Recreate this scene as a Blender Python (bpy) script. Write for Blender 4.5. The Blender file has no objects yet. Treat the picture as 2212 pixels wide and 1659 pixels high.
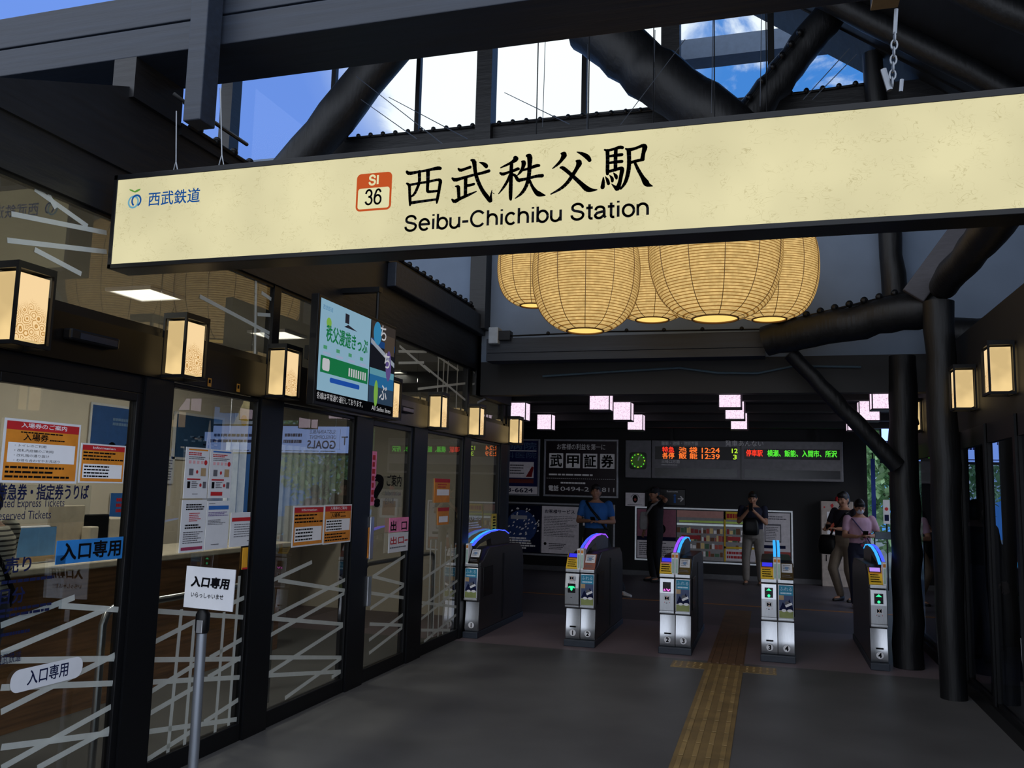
import bpy, bmesh, math, random
from mathutils import Vector, Matrix
random.seed(7)
S = bpy.context.scene
COL = S.collection
PI = math.pi

# ---------------------------------------------------------------- camera
CAM_H = 1.62
FPX = 1847.3                      # focal length in pixels of the 2212 px wide frame
YAW, PITCH, ROLL = 0.29269, 0.12056, 0.025026
cp, sp, cy_, sy_ = math.cos(PITCH), math.sin(PITCH), math.cos(YAW), math.sin(YAW)
FWD = Vector((-sy_*cp, cy_*cp, sp))
_r = Vector((cy_, sy_, 0)); _u = _r.cross(FWD)
RGT = math.cos(ROLL)*_r + math.sin(ROLL)*_u
UPV = -math.sin(ROLL)*_r + math.cos(ROLL)*_u
CAM = Vector((0, 0, CAM_H))
cam_d = bpy.data.cameras.new('camera')
cam_d.sensor_width = 36.0
cam_d.lens = 36.0*FPX/2212.0
cam_d.clip_start = 0.05
cam_o = bpy.data.objects.new('camera', cam_d)
COL.objects.link(cam_o)
cam_o.matrix_world = Matrix(((RGT.x, UPV.x, -FWD.x, 0), (RGT.y, UPV.y, -FWD.y, 0), (RGT.z, UPV.z, -FWD.z, CAM_H), (0, 0, 0, 1)))
S.camera = cam_o
S.view_settings.view_transform = 'Standard'
S.view_settings.look = 'None'
S.view_settings.gamma = 1.0
S.view_settings.exposure = 0.0
S.view_settings.use_curve_mapping = False

def lin(c):
    return tuple((x/12.92 if x <= 0.04045 else ((x+0.055)/1.055)**2.4) for x in (v/255.0 for v in c[:3])) + (1.0,)

# ---------------------------------------------------------------- sky
W = bpy.data.worlds.new('sky'); S.world = W; W.use_nodes = True
nt = W.node_tree; nt.nodes.clear()
def N(t, **k):
    n = nt.nodes.new(t)
    for a, b in k.items(): setattr(n, a, b)
    return n
tc = N('ShaderNodeTexCoord')
def dotdir(d):
    n = N('ShaderNodeVectorMath', operation='DOT_PRODUCT'); nt.links.new(tc.outputs['Generated'], n.inputs[0]); n.inputs[1].default_value = d; return n.outputs['Value']
def mathn(op, a, b=None, clamp=False):
    n = N('ShaderNodeMath', operation=op, use_clamp=clamp)
    for i, v in enumerate((a, b)):
        if v is None: continue
        if isinstance(v, (int, float)): n.inputs[i].default_value = v
        else: nt.links.new(v, n.inputs[i])
    return n.outputs[0]
def ramp(fac, stops, interp='LINEAR'):
    n = N('ShaderNodeValToRGB'); n.color_ramp.interpolation = interp
    el = n.color_ramp.elements
    while len(el) < len(stops): el.new(0.5)
    for e, (p, c) in zip(el, stops): e.position = p; e.color = c
    nt.links.new(fac, n.inputs[0]); return n.outputs[0]
def mixc(f, a, b):
    n = N('ShaderNodeMix', data_type='RGBA')
    if isinstance(f, (int, float)): n.inputs[0].default_value = f
    else: nt.links.new(f, n.inputs[0])
    for i, v in ((6, a), (7, b)):
        if isinstance(v, tuple): n.inputs[i].default_value = v
        else: nt.links.new(v, n.inputs[i])
    return n.outputs[2]
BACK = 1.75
GLOW = Vector((-0.27, 0.86, 0.52)).normalized()     # where the sun lights the cloud from behind
map_ = N('ShaderNodeMapping'); nt.links.new(tc.outputs['Generated'], map_.inputs[0]); map_.inputs['Location'].default_value = (1.3, 0.2, 0.4); map_.inputs['Scale'].default_value = (1, 1, 1.35)
noi = N('ShaderNodeTexNoise'); nt.links.new(map_.outputs[0], noi.inputs['Vector'])
noi.inputs['Scale'].default_value = 9.0; noi.inputs['Detail'].default_value = 9; noi.inputs['Roughness'].default_value = 0.58; noi.inputs['Distortion'].default_value = 0.35
glow = dotdir(GLOW)
gl1 = ramp(glow, [(0.974, (0, 0, 0, 1)), (0.995, (1, 1, 1, 1))], 'EASE')
cl = mathn('ADD', noi.outputs['Fac'], mathn('MULTIPLY', gl1, 0.33))
leftness = ramp(dotdir(Vector((-0.62, 0.72, 0.31)).normalized()), [(0.95, (0, 0, 0, 1)), (0.98, (1, 1, 1, 1))])
cl = mathn('SUBTRACT', cl, mathn('MULTIPLY', leftness, 0.3))
cloud = ramp(cl, [(0.5, (0, 0, 0, 1)), (0.68, (1, 1, 1, 1))], 'EASE')
blue = mixc(leftness, lin((72, 140, 222)), lin((112, 152, 236)))
skyc = mixc(cloud, blue, (1.05, 1.12, 1.16, 1))
skyc = mixc(mathn('MULTIPLY', gl1, 0.75), skyc, (1.15, 1.2, 1.2, 1))
# unseen sky behind the viewer, made far brighter and whiter to light the hall
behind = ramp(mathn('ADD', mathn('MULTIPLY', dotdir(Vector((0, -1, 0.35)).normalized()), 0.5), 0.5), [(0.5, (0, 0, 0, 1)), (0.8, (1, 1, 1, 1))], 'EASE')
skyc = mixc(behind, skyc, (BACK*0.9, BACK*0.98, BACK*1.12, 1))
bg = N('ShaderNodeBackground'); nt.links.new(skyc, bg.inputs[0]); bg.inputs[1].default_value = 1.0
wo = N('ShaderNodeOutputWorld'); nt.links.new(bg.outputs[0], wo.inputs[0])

# ---------------------------------------------------------------- rays of the calibrated view, met with real planes
def ray(px, py): return RGT*((px-1106)/FPX) - UPV*((py-829.5)/FPX) + FWD
def on_x(px, py, X): d = ray(px, py); return CAM + d*(X/d.x)
def on_y(px, py, Y): d = ray(px, py); return CAM + d*(Y/d.y)
def on_z(px, py, Z): d = ray(px, py); return CAM + d*((Z-CAM_H)/d.z)

# ---------------------------------------------------------------- materials
MATS = {}
def mat(name, col=(128, 128, 128), rough=0.6, metal=0.0, var=0.12, scale=14.0, bump=0.0, stretch=None, emit=None, es=1.0, spec=0.5):
    """Principled material with procedural tone variation and optional bump."""
    if name in MATS: return MATS[name]
    m = bpy.data.materials.new(name); m.use_nodes = True
    t = m.node_tree; b = t.nodes['Principled BSDF']
    b.inputs['Roughness'].default_value = rough; b.inputs['Metallic'].default_value = metal
    b.inputs['Specular IOR Level'].default_value = spec
    c = lin(col)
    co = t.nodes.new('ShaderNodeTexCoord'); mp = t.nodes.new('ShaderNodeMapping')
    t.links.new(co.outputs['Object'], mp.inputs[0])
    if stretch: mp.inputs['Scale'].default_value = stretch
    n = t.nodes.new('ShaderNodeTexNoise'); n.inputs['Scale'].default_value = scale; n.inputs['Detail'].default_value = 6
    t.links.new(mp.outputs[0], n.inputs['Vector'])
    r = t.nodes.new('ShaderNodeValToRGB')
    r.color_ramp.elements[0].position = 0.3; r.color_ramp.elements[1].position = 0.7
    r.color_ramp.elements[0].color = tuple(x*(1-var) for x in c[:3])+(1,)
    r.color_ramp.elements[1].color = tuple(min(1, x*(1+var)) for x in c[:3])+(1,)
    t.links.new(n.outputs['Fac'], r.inputs[0]); t.links.new(r.outputs[0], b.inputs['Base Color'])
    if bump:
        bp = t.nodes.new('ShaderNodeBump'); bp.inputs['Strength'].default_value = bump; bp.inputs['Distance'].default_value = 0.01
        t.links.new(n.outputs['Fac'], bp.inputs['Height']); t.links.new(bp.outputs[0], b.inputs['Normal'])
    if emit is not None:
        b.inputs['Emission Color'].default_value = lin(emit); b.inputs['Emission Strength'].default_value = es
    MATS[name] = m; return m

def emi(name, col, es=1.0, pattern=None):
    """A self-lit surface (lamp shade, screen, backlit sign), with an optional procedural pattern."""
    if name in MATS: return MATS[name]
    m = bpy.data.materials.new(name); m.use_nodes = True
    t = m.node_tree; t.nodes.clear()
    o = t.nodes.new('ShaderNodeOutputMaterial'); e = t.nodes.new('ShaderNodeEmission')
    t.links.new(e.outputs[0], o.inputs[0]); e.inputs[1].default_value = es
    co = t.nodes.new('ShaderNodeTexCoord')
    if pattern is None:
        n = t.nodes.new('ShaderNodeTexNoise'); n.inputs['Scale'].default_value = 6
        t.links.new(co.outputs['Object'], n.inputs['Vector'])
        r = t.nodes.new('ShaderNodeValToRGB'); c = lin(col)
        r.color_ramp.elements[0].color = tuple(x*0.94 for x in c[:3])+(1,); r.color_ramp.elements[1].color = c
        t.links.new(n.outputs['Fac'], r.inputs[0]); t.links.new(r.outputs[0], e.inputs[0])
    else:
        pattern(t, co, e, lin(col))
    MATS[name] = m; return m

def _mix(t, f, a, b):
    n = t.nodes.new('ShaderNodeMix'); n.data_type = 'RGBA'
    if isinstance(f, (int, float)): n.inputs[0].default_value = f
    else: t.links.new(f, n.inputs[0])
    for i, v in ((6, a), (7, b)):
        if isinstance(v, tuple): n.inputs[i].default_value = v
        else: t.links.new(v, n.inputs[i])
    return n.outputs[2]
def _ramp(t, f, stops):
    n = t.nodes.new('ShaderNodeValToRGB'); el = n.color_ramp.elements
    while len(el) < len(stops): el.new(0.5)
    for e, (p, v) in zip(el, stops): e.position = p; e.color = v if isinstance(v, tuple) else (v, v, v, 1)
    t.links.new(f, n.inputs[0]); return n.outputs[0]

def pat_washi(t, co, e, c):
    mp = t.nodes.new('ShaderNodeMapping'); mp.inputs['Scale'].default_value = (1, 1, 1.5); t.links.new(co.outputs['Object'], mp.inputs[0])
    n = t.nodes.new('ShaderNodeTexNoise'); n.inputs['Scale'].default_value = 16; n.inputs['Detail'].default_value = 1.5; n.inputs['Distortion'].default_value = 2.2
    t.links.new(mp.outputs[0], n.inputs['Vector'])
    line = _ramp(t, n.outputs['Fac'], [(0.482, 0.0), (0.5, 1.0), (0.518, 0.0)])
    k = t.nodes.new('ShaderNodeTexNoise'); k.inputs['Scale'].default_value = 11; t.links.new(co.outputs['Object'], k.inputs['Vector'])
    gate = _ramp(t, k.outputs['Fac'], [(0.47, 0.0), (0.55, 1.0)])
    f = t.nodes.new('ShaderNodeMath'); f.operation = 'MULTIPLY'; t.links.new(line, f.inputs[0]); t.links.new(gate, f.inputs[1])
    g = t.nodes.new('ShaderNodeMath'); g.operation = 'MULTIPLY'; g.inputs[1].default_value = 0.38; t.links.new(f.outputs[0], g.inputs[0])
    w = t.nodes.new('ShaderNodeTexNoise'); w.inputs['Scale'].default_value = 2.2; t.links.new(co.outputs['Object'], w.inputs['Vector'])
    base = _ramp(t, w.outputs['Fac'], [(0.3, tuple(x*0.86 for x in c[:3])+(1,)), (0.7, tuple(x*1.05 for x in c[:3])+(1,))])
    t.links.new(_mix(t, g.outputs[0], base, lin((140, 125, 70))), e.inputs[0])
def pat_flower(t, co, e, c):
    sx = t.nodes.new('ShaderNodeSeparateXYZ'); t.links.new(co.outputs['Generated'], sx.inputs[0])
    v = t.nodes.new('ShaderNodeTexVoronoi'); v.inputs['Scale'].default_value = 26; t.links.new(co.outputs['Object'], v.inputs['Vector'])
    a = t.nodes.new('ShaderNodeMath'); a.operation = 'MULTIPLY'; a.inputs[1].default_value = 34; t.links.new(v.outputs['Distance'], a.inputs[0])
    s_ = t.nodes.new('ShaderNodeMath'); s_.operation = 'SINE'; t.links.new(a.outputs[0], s_.inputs[0])
    ed = _ramp(t, s_.outputs[0], [(0.3, 0.0), (0.75, 1.0)])
    y = t.nodes.new('ShaderNodeMath'); y.operation = 'SUBTRACT'; y.inputs[1].default_value = 0.5; t.links.new(sx.outputs['Y'], y.inputs[0])
    y2 = t.nodes.new('ShaderNodeMath'); y2.operation = 'ABSOLUTE'; t.links.new(y.outputs[0], y2.inputs[0])
    h = t.nodes.new('ShaderNodeMath'); h.operation = 'MULTIPLY_ADD'; t.links.new(y2.outputs[0], h.inputs[0]); h.inputs[1].default_value = 0.3; t.links.new(sx.outputs['Z'], h.inputs[2])
    lo = _ramp(t, h.outputs[0], [(0.0, 0.0), (0.05, 1.0), (0.52, 0.9), (0.66, 0.0)])
    f = t.nodes.new('ShaderNodeMath'); f.operation = 'MULTIPLY'; t.links.new(ed, f.inputs[0]); t.links.new(lo, f.inputs[1])
    t.links.new(_mix(t, f.outputs[0], c, lin((188, 136, 66))), e.inputs[0])
def pat_lace(t, co, e, c):
    v = t.nodes.new('ShaderNodeTexNoise'); v.inputs['Scale'].default_value = 46; v.inputs['Detail'].default_value = 0.5; v.inputs['Distortion'].default_value = 1.2
    t.links.new(co.outputs['Object'], v.inputs['Vector'])
    ed = _ramp(t, v.outputs['Fac'], [(0.46, 0.0), (0.49, 1.0), (0.51, 1.0), (0.54, 0.0)])
    t.links.new(_mix(t, ed, c, lin((212, 156, 194))), e.inputs[0])
def pat_rattan(t, co, e, c):
    sx = t.nodes.new('ShaderNodeSeparateXYZ'); t.links.new(co.outputs['Object'], sx.inputs[0])
    a = t.nodes.new('ShaderNodeMath'); a.operation = 'MULTIPLY'; a.inputs[1].default_value = 2*PI/0.021; t.links.new(sx.outputs['Z'], a.inputs[0])
    s = t.nodes.new('ShaderNodeMath'); s.operation = 'SINE'; t.links.new(a.outputs[0], s.inputs[0])
    ln = _ramp(t, s.outputs[0], [(0.0, 0.0), (0.45, 0.0), (0.85, 1.0)])
    n = t.nodes.new('ShaderNodeTexNoise'); n.inputs['Scale'].default_value = 24; n.inputs['Detail'].default_value = 4; t.links.new(co.outputs['Object'], n.inputs['Vector'])
    base = _ramp(t, n.outputs['Fac'], [(0.3, tuple(x*0.72 for x in c[:3])+(1,)), (0.7, tuple(x*1.12 for x in c[:3])+(1,))])
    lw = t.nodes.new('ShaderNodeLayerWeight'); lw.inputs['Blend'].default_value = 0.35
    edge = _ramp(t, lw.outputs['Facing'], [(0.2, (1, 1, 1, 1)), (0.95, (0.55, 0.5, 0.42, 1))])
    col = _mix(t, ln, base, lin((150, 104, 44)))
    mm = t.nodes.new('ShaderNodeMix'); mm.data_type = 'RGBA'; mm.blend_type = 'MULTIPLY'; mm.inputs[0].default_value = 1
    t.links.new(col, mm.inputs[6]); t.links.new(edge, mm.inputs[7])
    t.links.new(mm.outputs[2], e.inputs[0])

def glass(name, tint=(225, 230, 232), refl=1.0, rough=0.0):
    if name in MATS: return MATS[name]
    m = bpy.data.materials.new(name); m.use_nodes = True
    t = m.node_tree; t.nodes.clear()
    o = t.nodes.new('ShaderNodeOutputMaterial'); tr = t.nodes.new('ShaderNodeBsdfTransparent'); g = t.nodes.new('ShaderNodeBsdfGlossy'); mx = t.nodes.new('ShaderNodeMixShader')
    fr = t.nodes.new('ShaderNodeFresnel'); fr.inputs[0].default_value = 1.5
    k = t.nodes.new('ShaderNodeMath'); k.operation = 'MULTIPLY'; k.inputs[1].default_value = refl; k.use_clamp = True
    ge = t.nodes.new('ShaderNodeNewGeometry'); fb = t.nodes.new('ShaderNodeMath'); fb.operation = 'SUBTRACT'; fb.inputs[0].default_value = 1.0
    t.links.new(ge.outputs['Backfacing'], fb.inputs[1])          # only the outer side of a pane mirrors
    k2 = t.nodes.new('ShaderNodeMath'); k2.operation = 'MULTIPLY'; t.links.new(k.outputs[0], k2.inputs[0]); t.links.new(fb.outputs[0], k2.inputs[1])
    t.links.new(fr.outputs[0], k.inputs[0]); t.links.new(k2.outputs[0], mx.inputs[0])
    n = t.nodes.new('ShaderNodeTexNoise'); n.inputs['Scale'].default_value = 1.5
    c = lin(tint)
    t.links.new(_ramp(t, n.outputs['Fac'], [(0.3, tuple(x*0.97 for x in c[:3])+(1,)), (0.7, c)]), tr.inputs[0])
    g.inputs['Roughness'].default_value = rough
    t.links.new(tr.outputs[0], mx.inputs[1]); t.links.new(g.outputs[0], mx.inputs[2]); t.links.new(mx.outputs[0], o.inputs[0])
    MATS[name] = m; return m

def film(name, col, alpha):
    """Printed film on glass: part opaque, part clear."""
    if name in MATS: return MATS[name]
    m = mat(name, col, 0.7, var=0.05)
    m.node_tree.nodes['Principled BSDF'].inputs['Alpha'].default_value = alpha
    return m

WOOD = mat('black_stained_wood', (11, 12, 16), 0.5, var=0.4, scale=5, bump=0.35, stretch=(1, 1, 6))
WOODL = mat('black_stained_log', (13, 14, 17), 0.5, var=0.5, scale=4, bump=0.5, stretch=(7, 7, 0.9), spec=0.4)
WOODX = mat('black_stained_beam_wood', (23, 31, 44), 0.55, var=0.25, scale=7, bump=0.3, stretch=(0.25, 3, 5))
BLACK = mat('black_painted_metal', (9, 10, 13), 0.42, var=0.1, spec=0.28)
BRONZE = mat('dark_bronze_metal', (15, 12, 10), 0.28, metal=0.35, var=0.1)
DARKP = mat('dark_wall_paint', (12, 12, 16), 0.6, var=0.1, scale=3)
CONC = mat('dark_concrete', (81, 81, 82), 0.55, var=0.22, scale=1.6, bump=0.05)
TILEF = mat('purple_grey_floor_tile', (112, 100, 106), 0.5, var=0.16, scale=1.3, bump=0.04)
PLAST = mat('grey_white_plaster', (110, 125, 146), 0.8, var=0.05, scale=4, bump=0.05)
CREAM = mat('cream_office_wall', (214, 205, 190), 0.8, var=0.04, scale=3)
STEEL = mat('brushed_stainless_steel', (190, 192, 196), 0.28, metal=0.9, var=0.08, scale=30, stretch=(12, 1, 0.6))
GREYM = mat('grey_plastic', (108, 108, 112), 0.5)
DGREY = mat('dark_grey_cladding', (46, 44, 48), 0.32, var=0.15, scale=8)
NAVYP = mat('blue_black_plinth', (40, 48, 60), 0.5)
PAPER = mat('white_paper', (214, 216, 222), 0.7, var=0.03)
INK = mat('black_ink', (14, 14, 18), 0.8, spec=0.05)
GREYINK = mat('grey_print', (96, 96, 104), 0.6)
RED = mat('red_print', (186, 30, 36), 0.6)
ORANGE = mat('orange_print', (214, 132, 36), 0.6)
BLUEP = mat('blue_print', (40, 100, 176), 0.6)
SKYP = mat('bright_blue_paper', (34, 118, 190), 0.6)
PINKP = mat('pink_paper', (236, 132, 178), 0.6)
YELP = mat('yellow_print', (232, 190, 46), 0.6)
TEALP = mat('teal_print', (32, 136, 172), 0.6)
NAVY = mat('navy_print', (22, 28, 62), 0.7, spec=0.1)
GREENP = mat('green_print', (54, 140, 70), 0.6)
OLIVE = mat('olive_print', (142, 152, 92), 0.6)
WHITEP = mat('white_print', (236, 236, 240), 0.6, var=0.02)
GLASS = glass('clear_glass', (250, 252, 253))
GLASSS = glass('clerestory_glass', (250, 252, 253), 0.5)
GLASSO = glass('office_glass', (218, 221, 220), 1.9)
GLASSD = glass('dark_tinted_glass', (196, 206, 220), 1.0)
FROST = film('frosted_white_film', (205, 210, 205), 0.62)

# ---------------------------------------------------------------- mesh building
def wloc(o):
    v = Vector((0, 0, 0))
    while o is not None: v += o.location; o = o.parent
    return v

_TXT = {}
def text_mesh(s, bold=0.0, res=3):
    k = (s, bold, res)
    if k not in _TXT:
        c = bpy.data.curves.new('lettering_curve', 'FONT'); c.body = s; c.resolution_u = res; c.offset = bold
        o = bpy.data.objects.new('lettering_curve', c); me = o.to_mesh()
        vs = [(v.co.x, v.co.y) for v in me.vertices]; fs = [tuple(p.vertices) for p in me.polygons]
        o.to_mesh_clear(); bpy.data.objects.remove(o); bpy.data.curves.remove(c)
        if vs:
            x0 = min(v[0] for v in vs); x1 = max(v[0] for v in vs); y0 = min(v[1] for v in vs); y1 = max(v[1] for v in vs)
        else: x0 = x1 = y0 = y1 = 0
        _TXT[k] = (vs, fs, x0, x1, y0, y1)
    return _TXT[k]

class MB:
    """Collects shapes; build() links them as ONE mesh object."""
    def __init__(s, m=None): s.v = []; s.f = []; s.mi = []; s.mats = []; s.cur = 0; s.use(m or GREYM)
    def use(s, m):
        if m not in s.mats: s.mats.append(m)
        s.cur = s.mats.index(m); return s
    def add(s, vs, fs):
        b = len(s.v); s.v += [Vector(v) for v in vs]
        for f in fs: s.f.append(tuple(b+i for i in f)); s.mi.append(s.cur)
        return s
    def box(s, x0, x1, y0, y1, z0, z1):
        return s.add([(x0, y0, z0), (x1, y0, z0), (x1, y1, z0), (x0, y1, z0), (x0, y0, z1), (x1, y0, z1), (x1, y1, z1), (x0, y1, z1)],
                     [(0, 3, 2, 1), (4, 5, 6, 7), (0, 1, 5, 4), (1, 2, 6, 5), (2, 3, 7, 6), (3, 0, 4, 7)])
    def bar(s, p, q, w, h, up=(0, 0, 1)):
        """Square bar from p to q, w wide and h high."""
        p, q = Vector(p), Vector(q); d = (q-p).normalized(); up = Vector(up)
        a = d.cross(up)
        if a.length < 1e-4: a = d.cross(Vector((1, 0, 0)))
        a.normalize(); b = a.cross(d)
        c = [p+a*i*w/2+b*j*h/2 for i, j in ((-1, -1), (1, -1), (1, 1), (-1, 1))]
        c += [v+(q-p) for v in c]
        return s.add(c, [(3, 2, 1, 0), (4, 5, 6, 7), (0, 1, 5, 4), (1, 2, 6, 5), (2, 3, 7, 6), (3, 0, 4, 7)])
    def tube(s, pts, r, n=10, cap=True):
        """Round tube through pts; r is one radius or one per point."""
        pts = [Vector(p) for p in pts]; rs = r if isinstance(r, (list, tuple)) else [r]*len(pts)
        vs, fs = [], []; a = None
        for i, p in enumerate(pts):
            d = (pts[min(i+1, len(pts)-1)]-pts[max(i-1, 0)]).normalized()
            if a is None:
                a = d.cross(Vector((0, 0, 1)))
                if a.length < 1e-3: a = d.cross(Vector((1, 0, 0)))
            a = (a-d*a.dot(d)).normalized(); b = d.cross(a)
            for k in range(n):
                t = 2*PI*k/n; vs.append(p+(a*math.cos(t)+b*math.sin(t))*rs[i])
        for i in range(len(pts)-1):
            for k in range(n):
                fs.append((i*n+k, i*n+(k+1) % n, (i+1)*n+(k+1) % n, (i+1)*n+k))
        if cap:
            fs.append(tuple(range(n-1, -1, -1))); fs.append(tuple((len(pts)-1)*n+k for k in range(n)))
        return s.add(vs, fs)
    def ball(s, c, rx, ry=None, rz=None, n=12, m=8, rot=None):
        ry = ry or rx; rz = rz or rx; c = Vector(c); vs = []; fs = []
        for i in range(m+1):
            ph = PI*i/m
            for k in range(n):
                t = 2*PI*k/n; v = Vector((rx*math.sin(ph)*math.cos(t), ry*math.sin(ph)*math.sin(t), rz*math.cos(ph)))
                if rot: v = rot @ v
                vs.append(c+v)
        for i in range(m):
            for k in range(n): fs.append((i*n+k, (i+1)*n+k, (i+1)*n+(k+1) % n, i*n+(k+1) % n))
        return s.add(vs, fs)
    def lathe(s, c, prof, n=32, close=False):
        c = Vector(c); vs = []; fs = []
        for r, z in prof:
            for k in range(n): t = 2*PI*k/n; vs.append(c+Vector((r*math.cos(t), r*math.sin(t), z)))
        m = len(prof)
        for i in range(m if close else m-1):
            j = (i+1) % m
            for k in range(n): fs.append((i*n+k, i*n+(k+1) % n, j*n+(k+1) % n, j*n+k))
        return s.add(vs, fs)
    def loft(s, rings):
        """rings: list of equally long point loops; closed at both ends."""
        n = len(rings[0]); vs = [p for r in rings for p in r]; fs = []
        for i in range(len(rings)-1):
            for k in range(n): fs.append((i*n+k, i*n+(k+1) % n, (i+1)*n+(k+1) % n, (i+1)*n+k))
        fs.append(tuple(range(n-1, -1, -1))); fs.append(tuple((len(rings)-1)*n+k for k in range(n)))
        return s.add(vs, fs)
    def prism(s, pts, vec):
        """Polygon pts extruded by vec."""
        n = len(pts); pts = [Vector(p) for p in pts]; vec = Vector(vec)
        return s.add(pts+[p+vec for p in pts], [tuple(range(n-1, -1, -1)), tuple(range(n, 2*n))]+[(i, (i+1) % n, n+(i+1) % n, n+i) for i in range(n)])
    def build(s, name, parent=None, smooth=False, bevel=0.0, label=None, origin=None):
        off = wloc(parent) if parent is not None else Vector((0, 0, 0))
        loc = Vector((0, 0, 0))
        if parent is None:
            if origin is not None: loc = Vector(origin)
            elif s.v:
                lo = [min(v[i] for v in s.v) for i in range(3)]; hi = [max(v[i] for v in s.v) for i in range(3)]
                loc = Vector(((lo[0]+hi[0])/2, (lo[1]+hi[1])/2, lo[2]))
            off = loc
        me = bpy.data.meshes.new(name)
        me.from_pydata([tuple(v-off) for v in s.v], [], s.f)
        for m in s.mats: me.materials.append(m)
        me.polygons.foreach_set('material_index', s.mi)
        bm = bmesh.new(); bm.from_mesh(me); bmesh.ops.recalc_face_normals(bm, faces=bm.faces) if smooth != 'flat' else None
        bm.to_mesh(me); bm.free()
        if smooth is True:
            me.polygons.foreach_set('use_smooth', [True]*len(me.polygons)); me.set_sharp_from_angle(angle=math.radians(40))
        me.update()
        o = bpy.data.objects.new(name, me); COL.objects.link(o); o.location = loc
        if parent is not None: o.parent = parent
        if bevel:
            b = o.modifiers.new('soft_edges', 'BEVEL'); b.width = bevel; b.segments = 2; b.limit_method = 'ANGLE'
        if label: o['label'] = label
        return o

def tag(o, label, cat, group=None):
    o['label'] = label; o['category'] = cat
    if group: o['group'] = group
    return o
def thing(name, label, cat, loc=(0, 0, 0), group=None):
    o = bpy.data.objects.new(name, None); COL.objects.link(o); o.location = loc; o.empty_display_size = 0.1
    return tag(o, label, cat, group)
def struct(o, label=None):
    o['kind'] = 'structure'
    if label: o['label'] = label
    return o
def sroot(name, loc, label=None):
    o = bpy.data.objects.new(name, None); COL.objects.link(o); o.location = loc; return struct(o, label)
def dup(root, delta, label=None):
    r = root.copy(); COL.objects.link(r); r.location = root.location+Vector(delta)
    if label: r['label'] = label
    def kids(a, b):
        for ch in list(a.children):
            c = ch.copy(); COL.objects.link(c); c.parent = b; kids(ch, c)
    kids(root, r); return r

class Pan(MB):
    """A flat printed face in its own frame (origin, right, up); prints lie as thin layers on it."""
    def __init__(s, O, U, V, m=None):
        MB.__init__(s, m); s.O = Vector(O); s.U = Vector(U).normalized(); s.V = Vector(V).normalized(); s.Nn = s.U.cross(s.V)
    def at(s, u, v, l=0): return s.O+s.U*u+s.V*v+s.Nn*l
    def slab(s, u0, v0, u1, v1, t, m):
        s.use(m); s.prism([s.at(u0, v0, -t), s.at(u1, v0, -t), s.at(u1, v1, -t), s.at(u0, v1, -t)], s.Nn*t); return s
    def rect(s, u0, v0, u1, v1, m, l=1):
        s.use(m); e = l*0.0007; s.add([s.at(u0, v0, e), s.at(u1, v0, e), s.at(u1, v1, e), s.at(u0, v1, e)], [(0, 1, 2, 3)]); return s
    def poly(s, pts, m, l=1):
        s.use(m); e = l*0.0007; s.add([s.at(u, v, e) for u, v in pts], [tuple(range(len(pts)))]); return s
    def disc(s, u, v, r, m, l=1, n=24, ry=None):
        ry = ry or r; return s.poly([(u+r*math.cos(2*PI*k/n), v+ry*math.sin(2*PI*k/n)) for k in range(n)], m, l)
    def ring(s, u, v, r, w, m, l=1, n=28, ry=None, a0=0, a1=2*PI):
        ry = ry or r; s.use(m); e = l*0.0007; vs = []; fs = []
        for k in range(n+1):
            t = a0+(a1-a0)*k/n
            vs += [s.at(u+(r-w)*math.cos(t), v+(ry-w)*math.sin(t), e), s.at(u+r*math.cos(t), v+ry*math.sin(t), e)]
        for k in range(n): fs.append((2*k, 2*k+1, 2*k+3, 2*k+2))
        s.add(vs, fs); return s
    def rrect(s, u0, v0, u1, v1, r, m, l=1, n=6):
        pts = []
        for cx, cy, a in ((u1-r, v1-r, 0), (u0+r, v1-r, PI/2), (u0+r, v0+r, PI), (u1-r, v0+r, 1.5*PI)):
            for k in range(n+1): t = a+PI/2*k/n; pts.append((cx+r*math.cos(t), cy+r*math.sin(t)))
        return s.poly(pts, m, l)
    def text(s, body, u, v, h, m, l=2, w=None, align='L', bold=0.0, res=3, skew=0.0):
        """Lettering with em height h, its lower left at (u, v); w squeezes it to a width."""
        vs, fs, x0, x1, y0, y1 = text_mesh(body, 0.0, res)
        if not vs: return s
        k = h; kx = (w/(x1-x0)) if w else h
        W_ = (x1-x0)*kx
        if align == 'C': u -= W_/2
        if align == 'R': u -= W_
        s.use(m); bo = bold*h*0.9
        for i, (du, dv) in enumerate(((0, 0),) if not bold else ((-bo, -bo), (bo, -bo), (bo, bo), (-bo, bo), (0, 0))):
            e = l*0.0007+i*0.00002
            s.add([s.at(u+du+(x-x0)*kx+skew*(y-y0)*k, v+dv+(y-y0)*k, e) for x, y in vs], fs)
        return s
    def lines(s, u0, v0, u1, v1, n, m, l=2, fill=0.45, seed=1):
        """Body copy too small to read in the photograph: broken lines of tiny marks."""
        rr = random.Random(seed); s.use(m); h = (v1-v0)/n
        for i in range(n):
            v = v1-(i+0.5)*h; u = u0; end = u1-(u1-u0)*rr.uniform(0, 0.35)
            while u < end:
                L = min((u1-u0)*rr.uniform(0.04, 0.13), end-u)
                s.rect(u, v-h*fill/2, u+L, v+h*fill/2, m, l); u += L+(u1-u0)*0.014
        return s
    def build(s, name, parent=None, label=None, origin=None): return MB.build(s, name, parent, smooth='flat', label=label, origin=origin)

def left_frame(X, Y, z): return (Vector((X, Y, z)), Vector((0, 1, 0)), Vector((0, 0, 1)))     # faces +X
def front_frame(X, Y, z): return (Vector((X, Y, z)), Vector((1, 0, 0)), Vector((0, 0, 1)))    # faces -Y
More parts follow.
